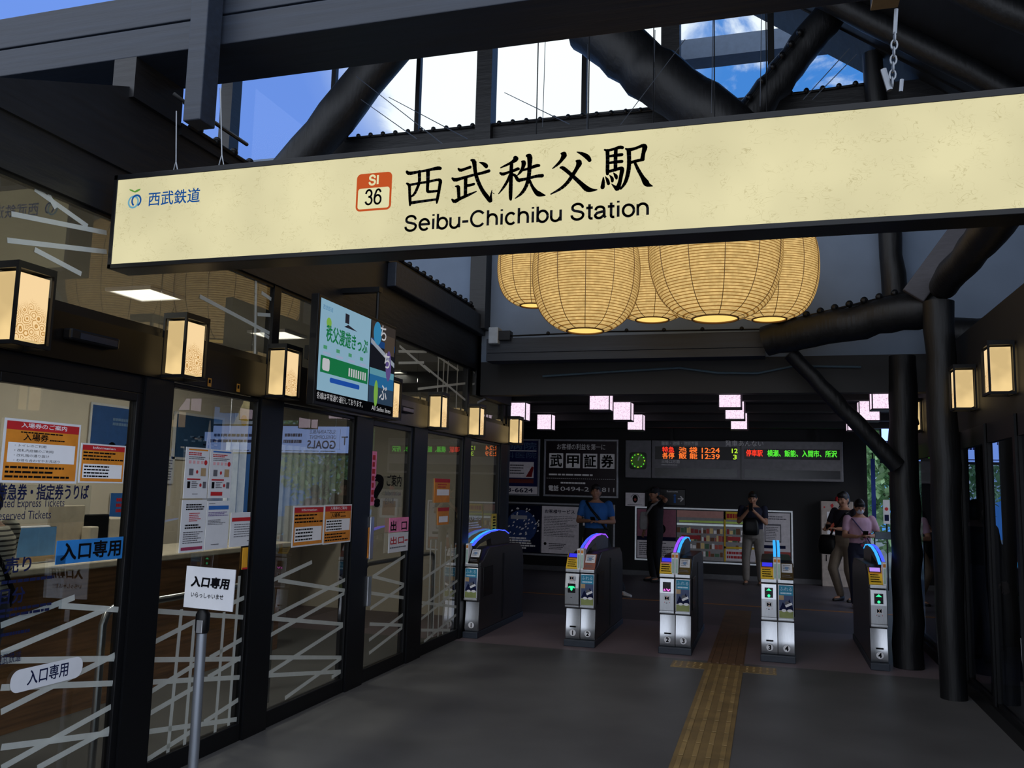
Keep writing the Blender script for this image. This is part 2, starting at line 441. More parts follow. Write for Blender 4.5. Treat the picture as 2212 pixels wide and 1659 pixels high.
# ---------------------------------------------------------------- setting: floor, ceilings, walls
XL, XR = -3.225, 1.60            # left glass wall, right glass wall
YG, YW, YB = 8.95, 9.2, 16.9     # gate line, gable wall, back wall
struct(MB(CONC).box(-7, 7, -3.5, 8.75, -0.1, 0).build('floor'))
struct(MB(TILEF).box(-7, 7, 8.75, 11.1, -0.1, 0).build('floor'))
struct(MB(mat('charcoal_floor_tile', (84, 78, 84), 0.5, var=0.15, scale=1.3)).box(-7, 7, 11.1, 19, -0.1, 0).build('floor'))
struct(MB(mat('brown_floor_strip', (150, 100, 54), 0.6)).box(-6, 1.7, 13.12, 13.2, 0, 0.004).build('trim_1'))
# low gate hall ceiling with joists, and its dropped edge
cb = MB(DARKP).box(-6.5, 2.4, YW+0.25, 17.1, 2.84, 3.0)
struct(cb.build('ceiling'))
struct(MB(DARKP).box(-3.2, 1.9, YW, YW+0.16, 2.66, 3.04).build('trim_2'))
for i, y in enumerate((10.7, 12.2, 13.7, 15.2)):
    struct(MB(DARKP).box(-6.0, 2.3, y, y+0.12, 2.74, 2.84).build('trim_%d' % (3+i)))
# back wall, dark cladding, and the end of the office block
struct(MB(DARKP).box(-6.5, 1.72, YB, YB+0.15, 0, 2.84).build('wall_back'))
struct(MB(mat('grey_skirting', (96, 96, 100), 0.5)).box(-6.4, 1.7, YB-0.02, YB, 0.0, 0.09).build('baseboard_back'))
struct(MB(DARKP).box(-6.5, -3.2, 10.45, 10.6, 0, 3.0).build('wall_office_end'))
struct(MB(DARKP).box(-6.6, -6.5, 10.45, 17.1, 0, 3.0).build('wall_far_left'))
# office room behind the glass
struct(MB(CREAM).box(-6.12, -6.0, 0.6, 10.45, 0, 3.0).build('wall_office_back'))
struct(MB(CREAM).box(-6.0, -3.3, 0.5, 0.6, 0, 3.0).build('wall_office_near'))
struct(MB(CREAM).box(-6.0, -3.3, 10.35, 10.45, 0, 3.0).build('wall_office_far'))
struct(MB(mat('office_ceiling_white', (170, 168, 162), 0.8, var=0.04)).box(-6.0, -3.3, 0.6, 10.35, 2.98, 3.08).build('ceiling_office'))
# upper left fascia and the flat roof over the office
fas = MB(WOOD).box(-3.27, -3.19, 3.6, 9.2, 2.95, 3.60); fas.prism([(-3.27, 1.2, 2.95), (-3.27, 3.6, 2.95), (-3.27, 3.6, 3.70), (-3.27, 2.72, 3.33), (-3.27, 1.2, 3.1)], (0.08, 0, 0)); fas.box(-3.3, -3.16, 3.5, 3.88, 3.6, 3.82)
struct(fas.build('wall_left'))
struct(MB(WOOD).box(-6.3, -3.17, 3.9, 10.6, 3.56, 3.63).box(-6.3, -3.17, 1.2, 3.9, 3.2, 3.27).build('roof_office'))
struct(MB(WOOD).box(-3.29, -3.15, 9.2, 10.45, 2.66, 3.56).build('wall_left_upper'))
# plaster gable wall over the gate hall
struct(MB(PLAST).box(-7.5, 4.6, YW, YW+0.12, 3.04, 5.74).build('wall_gable'))
# right roof slope, its far barge board, flat roof on the left
def zr(x): return 6.96-0.73*x
rb = MB(WOOD)
rb.prism([(-0.75, 3.95, zr(-0.75)), (5.2, 3.95, zr(5.2)), (5.2, 3.95, zr(5.2)+0.15), (-0.75, 3.95, zr(-0.75)+0.15)], (0, 5.6, 0))
struct(rb.build('roof_right'))
struct(MB(WOOD).prism([(-0.75, YW-0.3, zr(-0.75)-0.02), (5.2, YW-0.3, zr(5.2)-0.02), (5.2, YW-0.3, zr(5.2)+0.14), (-0.75, YW-0.3, zr(-0.75)+0.14)], (0, 0.12, 0)).build('trim_7'))
struct(MB(WOOD).box(-7.5, -0.75, 3.9, 9.6, 7.62, 7.75).build('roof_left'))
# gable window band: sill, glass, mullions
WG = struct(sroot('window_10', (0, YW, 5.74)))
sill = MB(WOOD); sill.box(-5.65, 4.4, YW-0.1, YW+0.14, 5.66, 5.86); sill.build('sill', WG)
gl = MB(GLASSS); gl.box(-7.5, 4.4, YW+0.05, YW+0.06, 5.2, 7.7); gl.build('glass_pane', WG)
for px, py, w in ((903, 200, 0.055), (1262, 190, 0.06), (722, 170, 0.06), (1665, 90, 0.07), (480, 260, 0.05)):
    x = on_y(px, py, YW).x
    MB(BLACK).box(x-w/2, x+w/2, YW-0.02, YW+0.05, 5.4, 7.62).build('mullion', WG)
for i, (px, py, w) in enumerate(((1057, 190, 0.19), (507, 250, 0.17))):
    x = on_y(px, py, YW).x; 
    struct(MB(WOOD).box(x-w/2, x+w/2, YW-0.2, YW, 3.4 if i == 0 else 3.6, 7.62).build('trim_%d' % (8+i)))
x = on_y(1452, 90, YW).x
struct(MB(WOOD).box(x-0.1, x+0.1, YW-0.2, YW, 5.8, 7.4).build('trim_10'))
struct(MB(mat('outer_eave_grey', (70, 84, 104), 0.6)).box(-1.2, 4.2, 10.6, 10.9, 7.15, 7.42).build('roof_outer_eave'))

# ---------------------------------------------------------------- left glass wall
struct(MB(BRONZE).box(XL-0.06, XL+0.05, 1.2, 10.45, 2.165, 2.39).build('trim_11'))          # warm lit transom beam
struct(MB(BLACK).box(XL-0.05, XL+0.02, 1.2, 10.45, 2.39, 2.42).build('trim_12'))
posts = [(2.58, 2.86), (3.80, 4.02), (4.90, 5.165), (6.27, 6.56), (7.455, 7.78), (8.86, 9.06), (10.2, 10.47)]
for i, (a, b) in enumerate(posts):
    pb = MB(BLACK); pb.box(XL-0.06, XL+0.035, a, b, 0, 2.165); w = (b-a)*0.32
    if i in (0, 2, 5, 6): pb.box(XL-0.04, XL+0.02, (a+b)/2-w/2, (a+b)/2+w/2, 2.39, 2.96)
    struct(pb.build('trim_%d' % (13+i)))

def lattice(par, segs, X, w=0.028, name='lattice_film'):
    """White crossed-line film stuck on one pane; segs are pairs of points on the pane (Y, z)."""
    b = MB(FROST)
    for k, (p, q) in enumerate(segs):
        p, q = Vector((0,)+p), Vector((0,)+q); d = q-p
        n = Vector((0, -d.z, d.y)).normalized()*w/2; e = Vector((X+0.0004*(k % 7), 0, 0))
        b.add([p+n+e, p-n+e, q-n+e, q+n+e], [(0, 1, 2, 3)])
    return b.build(name, par, smooth='flat')
def on_pane(pxs, X=XL):
    out = []
    for a, b, c, d in pxs:
        p, q = on_x(a, b, X), on_x(c, d, X); out.append(((p.y, p.z), (q.y, q.z)))
    return out
def clip(segs, y0, y1, z0, z1):
    out = []
    for (a, b), (c, d) in segs:
        t0, t1 = 0.0, 1.0; ok = True
        for p, q, lo, hi in ((a, c, y0, y1), (b, d, z0, z1)):
            if abs(q-p) < 1e-6:
                if not lo <= p <= hi: ok = False
                continue
            u, v = (lo-p)/(q-p), (hi-p)/(q-p)
            t0 = max(t0, min(u, v)); t1 = min(t1, max(u, v))
        if ok and t1 > t0: out.append(((a+(c-a)*t0, b+(d-b)*t0), (a+(c-a)*t1, b+(d-b)*t1)))
    return out
LAT = {
 1: [(0, 1412, 227, 1316), (0, 1538, 268, 1404), (0, 1427, 265, 1422), (0, 1485, 263, 1475), (0, 1659, 258, 1515), (78, 1659, 255, 1563), (0, 1614, 253, 1581), (0, 1351, 160, 1290), (126, 1308, 273, 1318)],
 2: [(391, 1316, 361, 1626), (419, 1338, 397, 1609), (483, 1322, 463, 1582), (516, 1244, 492, 1568), (325, 1319, 561, 1336), (317, 1425, 556, 1423), (311, 1474, 553, 1461), (301, 1583, 543, 1549), (318, 1394, 416, 1344),
     (451, 1421, 561, 1358), (308, 1504, 420, 1435), (447, 1463, 559, 1396), (304, 1551, 418, 1485), (438, 1560, 553, 1485), (300, 1651, 409, 1582), (502, 1302, 568, 1272)],
 3: [(589, 1253, 673, 1214), (586, 1333, 754, 1247), (579, 1374, 754, 1275), (575, 1457, 751, 1344), (614, 1508, 748, 1413), (715, 1463, 747, 1443), (599, 1253, 754, 1277), (586, 1336, 750, 1349), (578, 1420, 748, 1420), (577, 1459, 745, 1450)],
 4: [(804, 1246, 883, 1195), (799, 1315, 883, 1257), (796, 1383, 883, 1317), (796, 1411, 882, 1345), (804, 1245, 883, 1265), (800, 1281, 883, 1293), (797, 1348, 882, 1351)],
 5: [(930, 1166, 923, 1380), (941, 1166, 934, 1376), (952, 1170, 945, 1375), (962, 1180, 955, 1370), (974, 1176, 966, 1364), (912, 1251, 990, 1198), (908, 1311, 987, 1254), (907, 1339, 984, 1276), (915, 1386, 987, 1326), (907, 1361, 971, 1361), (908, 1301, 985, 1311)],
}
TLAT = {
 1: [(30, 377, 188, 489), (23, 462, 229, 503), (14, 519, 229, 544), (73, 539, 174, 592), (92, 402, 119, 450)],
 2: [(564, 632, 603, 659), (555, 679, 603, 682), (561, 717, 597, 741), (552, 590, 549, 783), (430, 640, 600, 730)],
 4: [(862, 747, 930, 805), (860, 759, 929, 760), (860, 784, 915, 783)],
 5: [(930, 760, 990, 800), (947, 765, 944, 856), (959, 768, 955, 860), (968, 774, 964, 865), (988, 785, 984, 888), (878, 843, 1004, 828), (915, 790, 1004, 864)],
 6: [(1020, 800, 1070, 850), (1020, 830, 1075, 815), (1030, 870, 1080, 845)],
}
panels = [(1, 'door_1', 2.86, 3.80, 2.07), (2, 'window_2', 4.02, 4.90, 2.16), (3, 'window_3', 5.165, 6.27, 2.16), (4, 'door_4', 6.56, 7.455, 2.16), (5, 'window_5', 7.78, 8.86, 2.16), (6, 'window_6', 9.06, 10.2, 2.16)]
for k, nm, y0, y1, zt in panels:
    R_ = sroot(nm, (XL, (y0+y1)/2, 0))
    fr = MB(BLACK); w = 0.045 if nm.startswith('door') else 0.025
    X0, X1 = XL-0.03, XL+0.02
    fr.box(X0, X1, y0, y0+w, 0.0, zt); fr.box(X0, X1, y1-w, y1, 0.0, zt)
    fr.box(X0, X1, y0+w, y1-w, 0.0, 0.108); fr.box(X0, X1, y0+w, y1-w, zt-w, zt)
    if zt < 2.1: fr.box(X0, X1, y0, y1, zt, 2.165)
    fr.build('door_frame' if nm.startswith('door') else 'sash', R_, bevel=0.004)
    MB(GLASSO).box(XL-0.004, XL+0.002, y0+w, y1-w, 0.108, zt-w).build('glass_pane', R_)
    if k in LAT: lattice(R_, clip(on_pane(LAT[k]), y0+w, y1-w, 0.108, zt-w), XL+0.004)
    if k == 4: MB(STEEL).box(XL+0.02, XL+0.05, y0+0.01, y0+0.075, 1.0, 1.35).box(XL+0.02, XL+0.05, y0+0.01, y0+0.075, 0.62, 0.86).build('push_plate', R_, bevel=0.004)
    T_ = sroot('window_%d' % (10+k if k < 6 else 19), (XL, (y0+y1)/2, 2.42))
    ya, yb = [(2.77, 3.90), (3.905, 4.98), (5.08, 6.38), (6.385, 7.55), (7.555, 8.92), (9.0, 10.3)][k-1]
    MB(GLASSO).box(XL-0.004, XL+0.002, ya, yb, 2.42, 2.95).build('glass_pane', T_)
    MB(BLACK).box(XL-0.02, XL+0.015, ya, yb, 2.42, 2.445).box(XL-0.02, XL+0.015, ya, yb, 2.93, 2.955).build('sash', T_)
    if k in TLAT: lattice(T_, clip(on_pane(TLAT[k]), 2.86 if k < 3 else ya, 4.98 if k < 3 else yb+0.3, 2.45, 2.93), XL+0.004, 0.024)
# black stripe where the near part of the wall goes on out of the picture
struct(MB(BLACK).box(XL-0.06, XL+0.03, 0.7, 1.2, 0, 3.0).build('wall_left_near'))

# ---------------------------------------------------------------- right glass wall
struct(MB(DARKP).box(XR, XR+0.12, 2.4, 10.9, 2.2, 3.02).build('wall_right'))
struct(MB(BLACK).box(XR-0.03, XR+0.1, 2.4, 10.9, 0.0, 0.10).build('baseboard_right'))
ry = [2.4, 4.2, 5.6, 6.5, 7.35, 8.3, 9.6, 10.9]
for i, y in enumerate(ry):
    struct(MB(BLACK).box(XR-0.015, XR+0.035, y-0.03, y+0.03, 0.1, 2.2).build('trim_%d' % (30+i)))
for i in range(len(ry)-1):
    R_ = sroot('window_%d' % (30+i), (XR, (ry[i]+ry[i+1])/2, 0.1))
    y0, y1 = ry[i]+0.03, ry[i+1]-0.03
    MB(GLASSD).box(XR+0.02, XR+0.026, y0+0.03, y1-0.03, 0.13, 2.17).build('glass_pane', R_)
    MB(BLACK).box(XR, XR+0.035, y0, y0+0.03, 0.1, 2.2).box(XR, XR+0.035, y1-0.03, y1, 0.1, 2.2).box(XR, XR+0.05, y0, y1, 0.1, 0.13).box(XR, XR+0.05, y0, y1, 2.05, 2.2).build('sash', R_)
# shop space behind the right glass: floor line, dark far wall with gaps to the daylight
struct(MB(DARKP).box(1.72, 6.0, 2.3, 2.4, 0, 3.0).build('wall_shop_near'))
struct(MB(DARKP).box(1.72, 6.0, 2.4, 11.0, 2.9, 3.0).build('ceiling_shop'))
struct(MB(DARKP).box(5.2, 5.3, 2.4, 11.0, 0, 2.9).build('wall_shop_side'))

# ---------------------------------------------------------------- timbers
def timber(name, label, cat, mb, smooth=False, bevel=0.01, group=None):
    return tag(mb.build(name, None, smooth=smooth, bevel=bevel), label, cat, group)
bb = MB(WOODX)
bb.box(-6.5, 1.9, 3.50, 3.88, 3.985, 4.165); bb.box(-6.5, 1.9, 3.512, 3.88, 3.975, 3.985); bb.box(-6.5, 1.9, 3.50, 3.88, 3.82, 3.975)
timber('cross_beam', 'big blue-black cross beam of two stacked timbers above the station name sign', 'beam', bb)
bl = MB(WOODX); bl.box(-2.95, -0.02, 8.78, 9.02, 3.075, 3.235); bl.box(-2.95, -0.02, 8.79, 9.02, 3.07, 3.075); bl.box(-2.95, -0.02, 8.78, 9.02, 2.985, 3.07)
timber('lintel_beam', 'straight blue-black lintel beam under the white plaster gable, over the ticket gates', 'beam', bl)
wpb = MB(WOODX); wpb.box(-3.19, -3.10, 6.7, 9.18, 3.34, 3.56)
timber('wall_plate_beam', 'blue-black plate beam along the top of the left fascia, beyond the wall screen', 'beam', wpb)
def log(pts, r, seed=1, n=18, seg=14):
    """Slightly crooked round log."""
    rr = random.Random(seed); P0, P1 = Vector(pts[0]), Vector(pts[1]); d = (P1-P0)
    a = d.cross(Vector((0, 0, 1)));  a = a if a.length > 1e-3 else Vector((1, 0, 0)); a.normalize(); b = d.cross(a).normalized()
    P, R_ = [], []
    r0, r1 = r if isinstance(r, tuple) else (r, r)
    for i in range(seg+1):
        t = i/seg; e = 0.0 if i in (0, seg) else 0.09*min(r0, r1)
        P.append(P0+d*t+a*rr.uniform(-e, e)+b*rr.uniform(-e, e)); R_.append((r0+(r1-r0)*t)*(1+rr.uniform(-0.05, 0.05)))
    m = MB(WOODL); m.tube(P, R_, n); return m
timber('log_post', 'thick dark log post standing free on the floor in front of the right glass wall', 'post', log([(1.43, 7.98, 0), (1.42, 7.98, 3.3)], (0.105, 0.125), 3), True, 0)
timber('log_post', 'dark log post standing just behind ticket gate four', 'post', log([(1.27, 9.22, 0), (1.29, 9.22, 3.02)], (0.14, 0.13), 4), True, 0)
timber('log_post', 'upright dark log in front of the white plaster, right of the round paper lanterns', 'post', log([(1.23, 9.02, 3.42), (1.07, 9.02, 6.15)], (0.115, 0.1), 5), True, 0)
timber('log_lintel', 'dark log lintel with a rounded end, resting over the right log posts', 'beam', log([(-0.02, 8.72, 3.12), (1.5, 8.2, 3.33)], (0.15, 0.17), 6), True, 0)
timber('log_lintel', 'dark log lintel going on to the right behind the free-standing log post, under the plaster', 'beam', log([(1.5, 8.98, 3.18), (4.5, 8.98, 3.18)], (0.17, 0.17), 16), True, 0)
timber('log_brace', 'slanting dark log strut under the lintel at the right of the gate hall', 'brace', log([(0.22, 8.86, 3.02), (1.2, 9.08, 1.92)], (0.075, 0.085), 7), True, 0)
timber('log_brace', 'heavy dark log climbing from the free-standing log post to the upper right', 'brace', log([(1.45, 7.9, 3.42), (1.42, 4.7, 3.42)], (0.12, 0.13), 8), True, 0)
pk = MB(mat('grey_weathered_plank', (70, 68, 74), 0.6, bump=0.2, stretch=(1, 1, 5)))
pk.bar(on_y(1972, 640, 8.05), on_y(2092, 478, 8.05), 0.2, 0.06, up=(0, 1, 0))
timber('brace_plank', 'grey plank slanting up in front of the white plaster beside the heavy log', 'brace', pk)
L0, L1 = on_y(1205, 10, 8.55), on_y(1600, 305, 8.55)
vl = log([on_y(1265, 52, 8.6), on_y(1585, 292, 8.6)], (0.3, 0.28), 9)
timber('log_brace', 'thickest dark log, left arm of the V in the gable window', 'brace', vl, True, 0)
timber('log_brace', 'slimmer dark log, right arm of the V in the gable window', 'brace', log([on_y(1795, 28, 8.75), on_y(1590, 290, 8.75)], (0.16, 0.17), 10), True, 0)
timber('log_brace', 'dark log leaning to the right across the left end of the gable window', 'brace', log([on_y(880, 62, 8.75), on_y(455, 586, 8.75)], (0.235, 0.245), 11), True, 0)
for y, l in ((7.25, 'dark log rafter under the right roof slope, nearer of the two'), (8.35, 'dark log rafter under the right roof slope, beside the gable window')): timber('log_rafter', l, 'rafter', log([(0.4, y, zr(0.4)-0.1), (4.4, y, zr(4.4)-0.1)], (0.11, 0.12), int(y*10)), True, 0)
hg = MB(WOODX); hg.box(-2.73, -2.63, 3.36, 3.48, 3.36, 4.4)
H1 = timber('hanging_post', 'square dark hanger timber in front of the cross beam, left of the two sign hangers', 'post', hg, bevel=0.006)
hx = on_y(1920, 30, 3.36).x
hg = MB(mat('pale_end_grain', (120, 92, 58), 0.6)).box(hx-0.05, hx+0.05, 3.36, 3.48, 3.55, 3.56); hg.use(WOODX).box(hx-0.05, hx+0.05, 3.36, 3.48, 3.56, 4.4)
timber('hanging_post', 'square dark hanger timber with pale end grain, right of the two sign hangers', 'post', hg, bevel=0)
rd = MB(BLACK); rd.tube([on_y(376, 203, 3.42), on_y(400, 222, 3.44), on_y(533, 312, 4.3)], 0.012, 8)
tag(rd.build('stay_rod', smooth=True), 'thin black rod crossing behind the left sign hanger', 'rod')
# thin bird lines strung across the roof opening
LINES = [((770, 165, 8.3), (965, 318, 6)), ((780, 215, 8.3), (900, 300, 6)), ((840, 210, 8.3), (1010, 300, 6)), ((1090, 200, 8.6), (1230, 268, 6)), ((1178, 82, 8.4), (1172, 275, 8.4)), ((1270, 75, 8.4), (1268, 285, 8.4)),
         ((1415, 65, 8.3), (1412, 250, 8.3)), ((1340, 270, 8), (1480, 85, 8)), ((1540, 40, 8.2), (1537, 245, 8.2)), ((1645, 28, 8.2), (1642, 230, 8.2)), ((1735, 215, 7.5), (1835, 105, 7.5)), ((1755, 215, 7.5), (1850, 118, 7.5))]
for i, (a, b) in enumerate(LINES):
    m = MB(mat('nylon_line', (60, 66, 76), 0.4)); m.tube([on_y(*a), on_y(*b)], 0.004, 5)
    o = m.build('bird_line'); tag(o, 'hair-thin bird line strung across the high gable window', 'line', 'bird lines in the roof opening')
# strings of little bulbs along the timbers
def bulb_string(label, pts, step, r=0.035, cable=0.012):
    t = thing('light_string', label, 'light string', pts[0])
    MB(BLACK).tube(pts, cable, 6).build('cable', t, smooth=True)
    first = None
    for a, b in zip(pts[:-1], pts[1:]):
        a, b = Vector(a), Vector(b); n = max(1, int((b-a).length/step))
        for i in range(n):
            p = a+(b-a)*((i+0.5)/n)
            if first is None:
                first = MB(BLACK).ball(p+Vector((0, 0, r*0.5)), r, n=8, m=6).build('bulb', t, smooth=True); p0 = p
            else:
                c = first.copy(); COL.objects.link(c); c.parent = t; c.location = p-p0
bulb_string('string of dark bulbs along the top edge of the left fascia', [(-3.16, 3.95, 3.63), (-3.16, 8.9, 3.63)], 0.17, 0.027)
bulb_string('string of dark bulbs along the sill of the gable window', [on_y(735, 300, YW-0.13), on_y(1432, 236, YW-0.13)], 0.16, 0.03)
bulb_string('short string of dark bulbs on the sill right of the V of logs', [on_y(1690, 206, YW-0.13), on_y(1866, 181, YW-0.13)], 0.16, 0.03)
bulb_string('string of dark bulbs down the upper side of the left V log', [on_y(1432, 128, 8.4), on_y(1520, 196, 8.4), on_y(1592, 232, 8.4)], 0.15, 0.032)
bulb_string('string of dark bulbs up the inner side of the right V log', [on_y(1605, 232, 8.55), on_y(1660, 160, 8.55), on_y(1738, 62, 8.55)], 0.14, 0.036)
bulb_string('loose string of small bulbs lying along the lintel beam top', [(-2.9, 8.76, 3.25), (-1.6, 8.76, 3.27), (-0.05, 8.76, 3.25)], 0.34, 0.022, 0.009)
bulb_string('string of dark bulbs along the top of the log lintel', [(0.05, 8.62, 3.27), (1.3, 8.2, 3.47)], 0.13, 0.035)
# conduit sagging under the lintel
cv = MB(mat('blue_grey_cable', (62, 84, 100), 0.5))
cv.tube([(-2.4, 9.14, 2.86), (-1.6, 9.14, 2.9), (-0.9, 9.14, 2.93), (-0.5, 9.14, 2.87), (-0.1, 9.14, 2.86), (0.25, 9.14, 2.93), (0.9, 9.14, 2.91)], 0.012, 8)
tag(cv.build('cable', smooth=True), 'blue-grey cable sagging along the dark edge over the gates', 'cable')
# metal conduit bend beside the right lantern
cn = MB(BLACK); cn.tube([(1.52, 10.2, 0.1), (1.52, 10.2, 2.36), (1.52, 10.12, 2.46), (1.52, 10.0, 2.46), (1.52, 9.93, 2.4)], 0.022, 10)
tag(cn.build('conduit_pipe', smooth=True), 'bent black pipe rising in front of the farthest right-hand wall lantern', 'pipe')
# exit camera housing on the left at the end of the fascia
cm = thing('speaker_box', 'small pale grey box fixed at the far end of the left fascia', 'box', on_y(1066, 724, 8.7))
p = on_y(1066, 724, 8.7)
MB(mat('pale_grey_box', (150, 160, 172), 0.5)).box(p.x-0.06, p.x+0.05, 8.7, 8.85, p.z-0.09, p.z+0.09).build('housing', cm, bevel=0.01)
MB(BLACK).box(p.x+0.05, p.x+0.18, 8.72, 8.83, p.z-0.05, p.z+0.05).build('bracket', cm)
# ---------------------------------------------------------------- station name sign
YS = 3.35
SG = thing('station_sign', 'long backlit cream station name sign hung across the hall', 'sign', (-0.8, YS, 2.63))
bx = MB(BLACK); x0, x1, z0, z1 = -3.10, 1.5, 2.637, 3.112
bx.box(x0, x1, YS+0.012, YS+0.15, z0, z1)
bx.box(x0, x1, YS, YS+0.012, z1-0.026, z1); bx.box(x0, x1, YS, YS+0.012, z0, z0+0.022); bx.box(x0, x0+0.022, YS, YS+0.012, z0, z1); bx.box(x1-0.022, x1, YS, YS+0.012, z0, z1)
bx.build('sign_box', SG, bevel=0.002)
fc = Pan(*front_frame(x0+0.022, YS+0.004, z0+0.022)); fc.rect(0, 0, x1-x0-0.044, z1-z0-0.048, emi('washi_lightbox', (224, 216, 172), 1.0, pat_washi), 0)
fc.build('light_panel', SG)
SO = Vector((0, YS+0.004, 0))
def arc(cx, cy, rx, ry, a0, a1, n=14): return [(cx+rx*math.cos(math.radians(a0+(a1-a0)*i/n)), cy+ry*math.sin(math.radians(a0+(a1-a0)*i/n))) for i in range(n+1)]
SCRV_ = [(0.555, 0.56)]+arc(0.33, 0.545, 0.22, 0.175, 8, 170)+[(0.12, 0.48), (0.2, 0.41), (0.36, 0.37), (0.5, 0.33), (0.57, 0.25)]+arc(0.33, 0.2, 0.245, 0.2, 15, -168)+[(0.085, 0.21)]
GLYPH = {   # sans serif capitals 0.72 high, x-height 0.52, strokes along their middle lines; (advance, strokes)
 'S': (0.68, [SCRV_]), 'I': (0.28, [[(0.14, 0), (0.14, 0.72)]]),
 'C': (0.76, [arc(0.39, 0.36, 0.31, 0.36, 38, 322, 24)]),
 'c': (0.56, [arc(0.29, 0.26, 0.215, 0.26, 42, 318, 22)]),
 'e': (0.60, [[(0.075, 0.27), (0.52, 0.27)]+arc(0.3, 0.26, 0.222, 0.26, 2, 318, 26)]),
 'i': (0.25, [[(0.125, 0), (0.125, 0.52)], [(0.125, 0.645), (0.125, 0.73)]]),
 'b': (0.60, [[(0.085, 0), (0.085, 0.73)], arc(0.305, 0.26, 0.22, 0.26, 0, 360, 26)]),
 'u': (0.58, [[(0.08, 0.52), (0.08, 0.2)]+arc(0.265, 0.19, 0.185, 0.19, 180, 330)+[(0.47, 0.17)], [(0.485, 0.52), (0.485, 0)]]),
 '-': (0.38, [[(0.05, 0.27), (0.33, 0.27)]]),
 'h': (0.58, [[(0.085, 0), (0.085, 0.73)], [(0.085, 0.3)]+arc(0.28, 0.33, 0.195, 0.19, 175, 20)+[(0.485, 0.3), (0.485, 0)]]),
 'n': (0.58, [[(0.085, 0), (0.085, 0.52)], [(0.085, 0.3)]+arc(0.28, 0.33, 0.195, 0.19, 175, 20)+[(0.485, 0.3), (0.485, 0)]]),
 't': (0.33, [[(0.16, 0.67), (0.16, 0.1)]+arc(0.235, 0.09, 0.075, 0.085, 180, 275, 6)+[(0.3, 0.01)], [(0.02, 0.5), (0.3, 0.5)]]),
 'a': (0.58, [[(0.09, 0.36)]+arc(0.27, 0.375, 0.18, 0.145, 160, 20)+[(0.455, 0.32), (0.455, 0.08), (0.52, 0.01)], [(0.455, 0.3), (0.3, 0.275), (0.15, 0.24), (0.075, 0.14)]+arc(0.235, 0.13, 0.16, 0.13, 180, 300)+[(0.42, 0.1), (0.455, 0.2)]]),
 'o': (0.60, [arc(0.3, 0.26, 0.225, 0.26, 0, 360, 26)]), ' ': (0.30, []),
 '3': (0.60, [[(0.09, 0.53)]+arc(0.29, 0.54, 0.19, 0.18, 165, -70)+[(0.26, 0.385)], [(0.26, 0.385)]+arc(0.29, 0.195, 0.215, 0.195, 75, -170)]),
 '6': (0.60, [arc(0.3, 0.22, 0.215, 0.22, 0, 360, 26), [(0.5, 0.57)]+arc(0.33, 0.53, 0.16, 0.19, 40, 150)+[(0.12, 0.47), (0.085, 0.3), (0.09, 0.2)]]),
}
def stroke_text(P, body, u, v, width, size, half, m, l):
    """Sans serif lettering drawn with strokes of even weight; size is the em over 1.4."""
    em = size*1.4; adv = sum(GLYPH[c][0] for c in body); kx = width/adv
    for c in body:
        for st in GLYPH[c][1]:
            pts = [(u+x*kx, v+y*em) for x, y in st]
            for i in range(len(pts)-1):
                (xa, za), (xb, zb) = pts[i], pts[i+1]; d = Vector((xb-xa, zb-za))
                if d.length < 1e-6: continue
                n = Vector((-d.y, d.x)).normalized()*half*0.5
                P.poly([(xa+n.x, za+n.y), (xa-n.x, za-n.y), (xb-n.x, zb-n.y), (xb+n.x, zb+n.y)], m, l)
            for (xa, za) in pts[1:-1]: P.disc(xa, za, half*0.5, m, l+0.1, 10)
        u += GLYPH[c][0]*kx
def su(px, py): p = on_y(px, py, YS+0.004); return (p.x, p.z)
lt = Pan(SO, (1, 0, 0), (0, 0, 1))
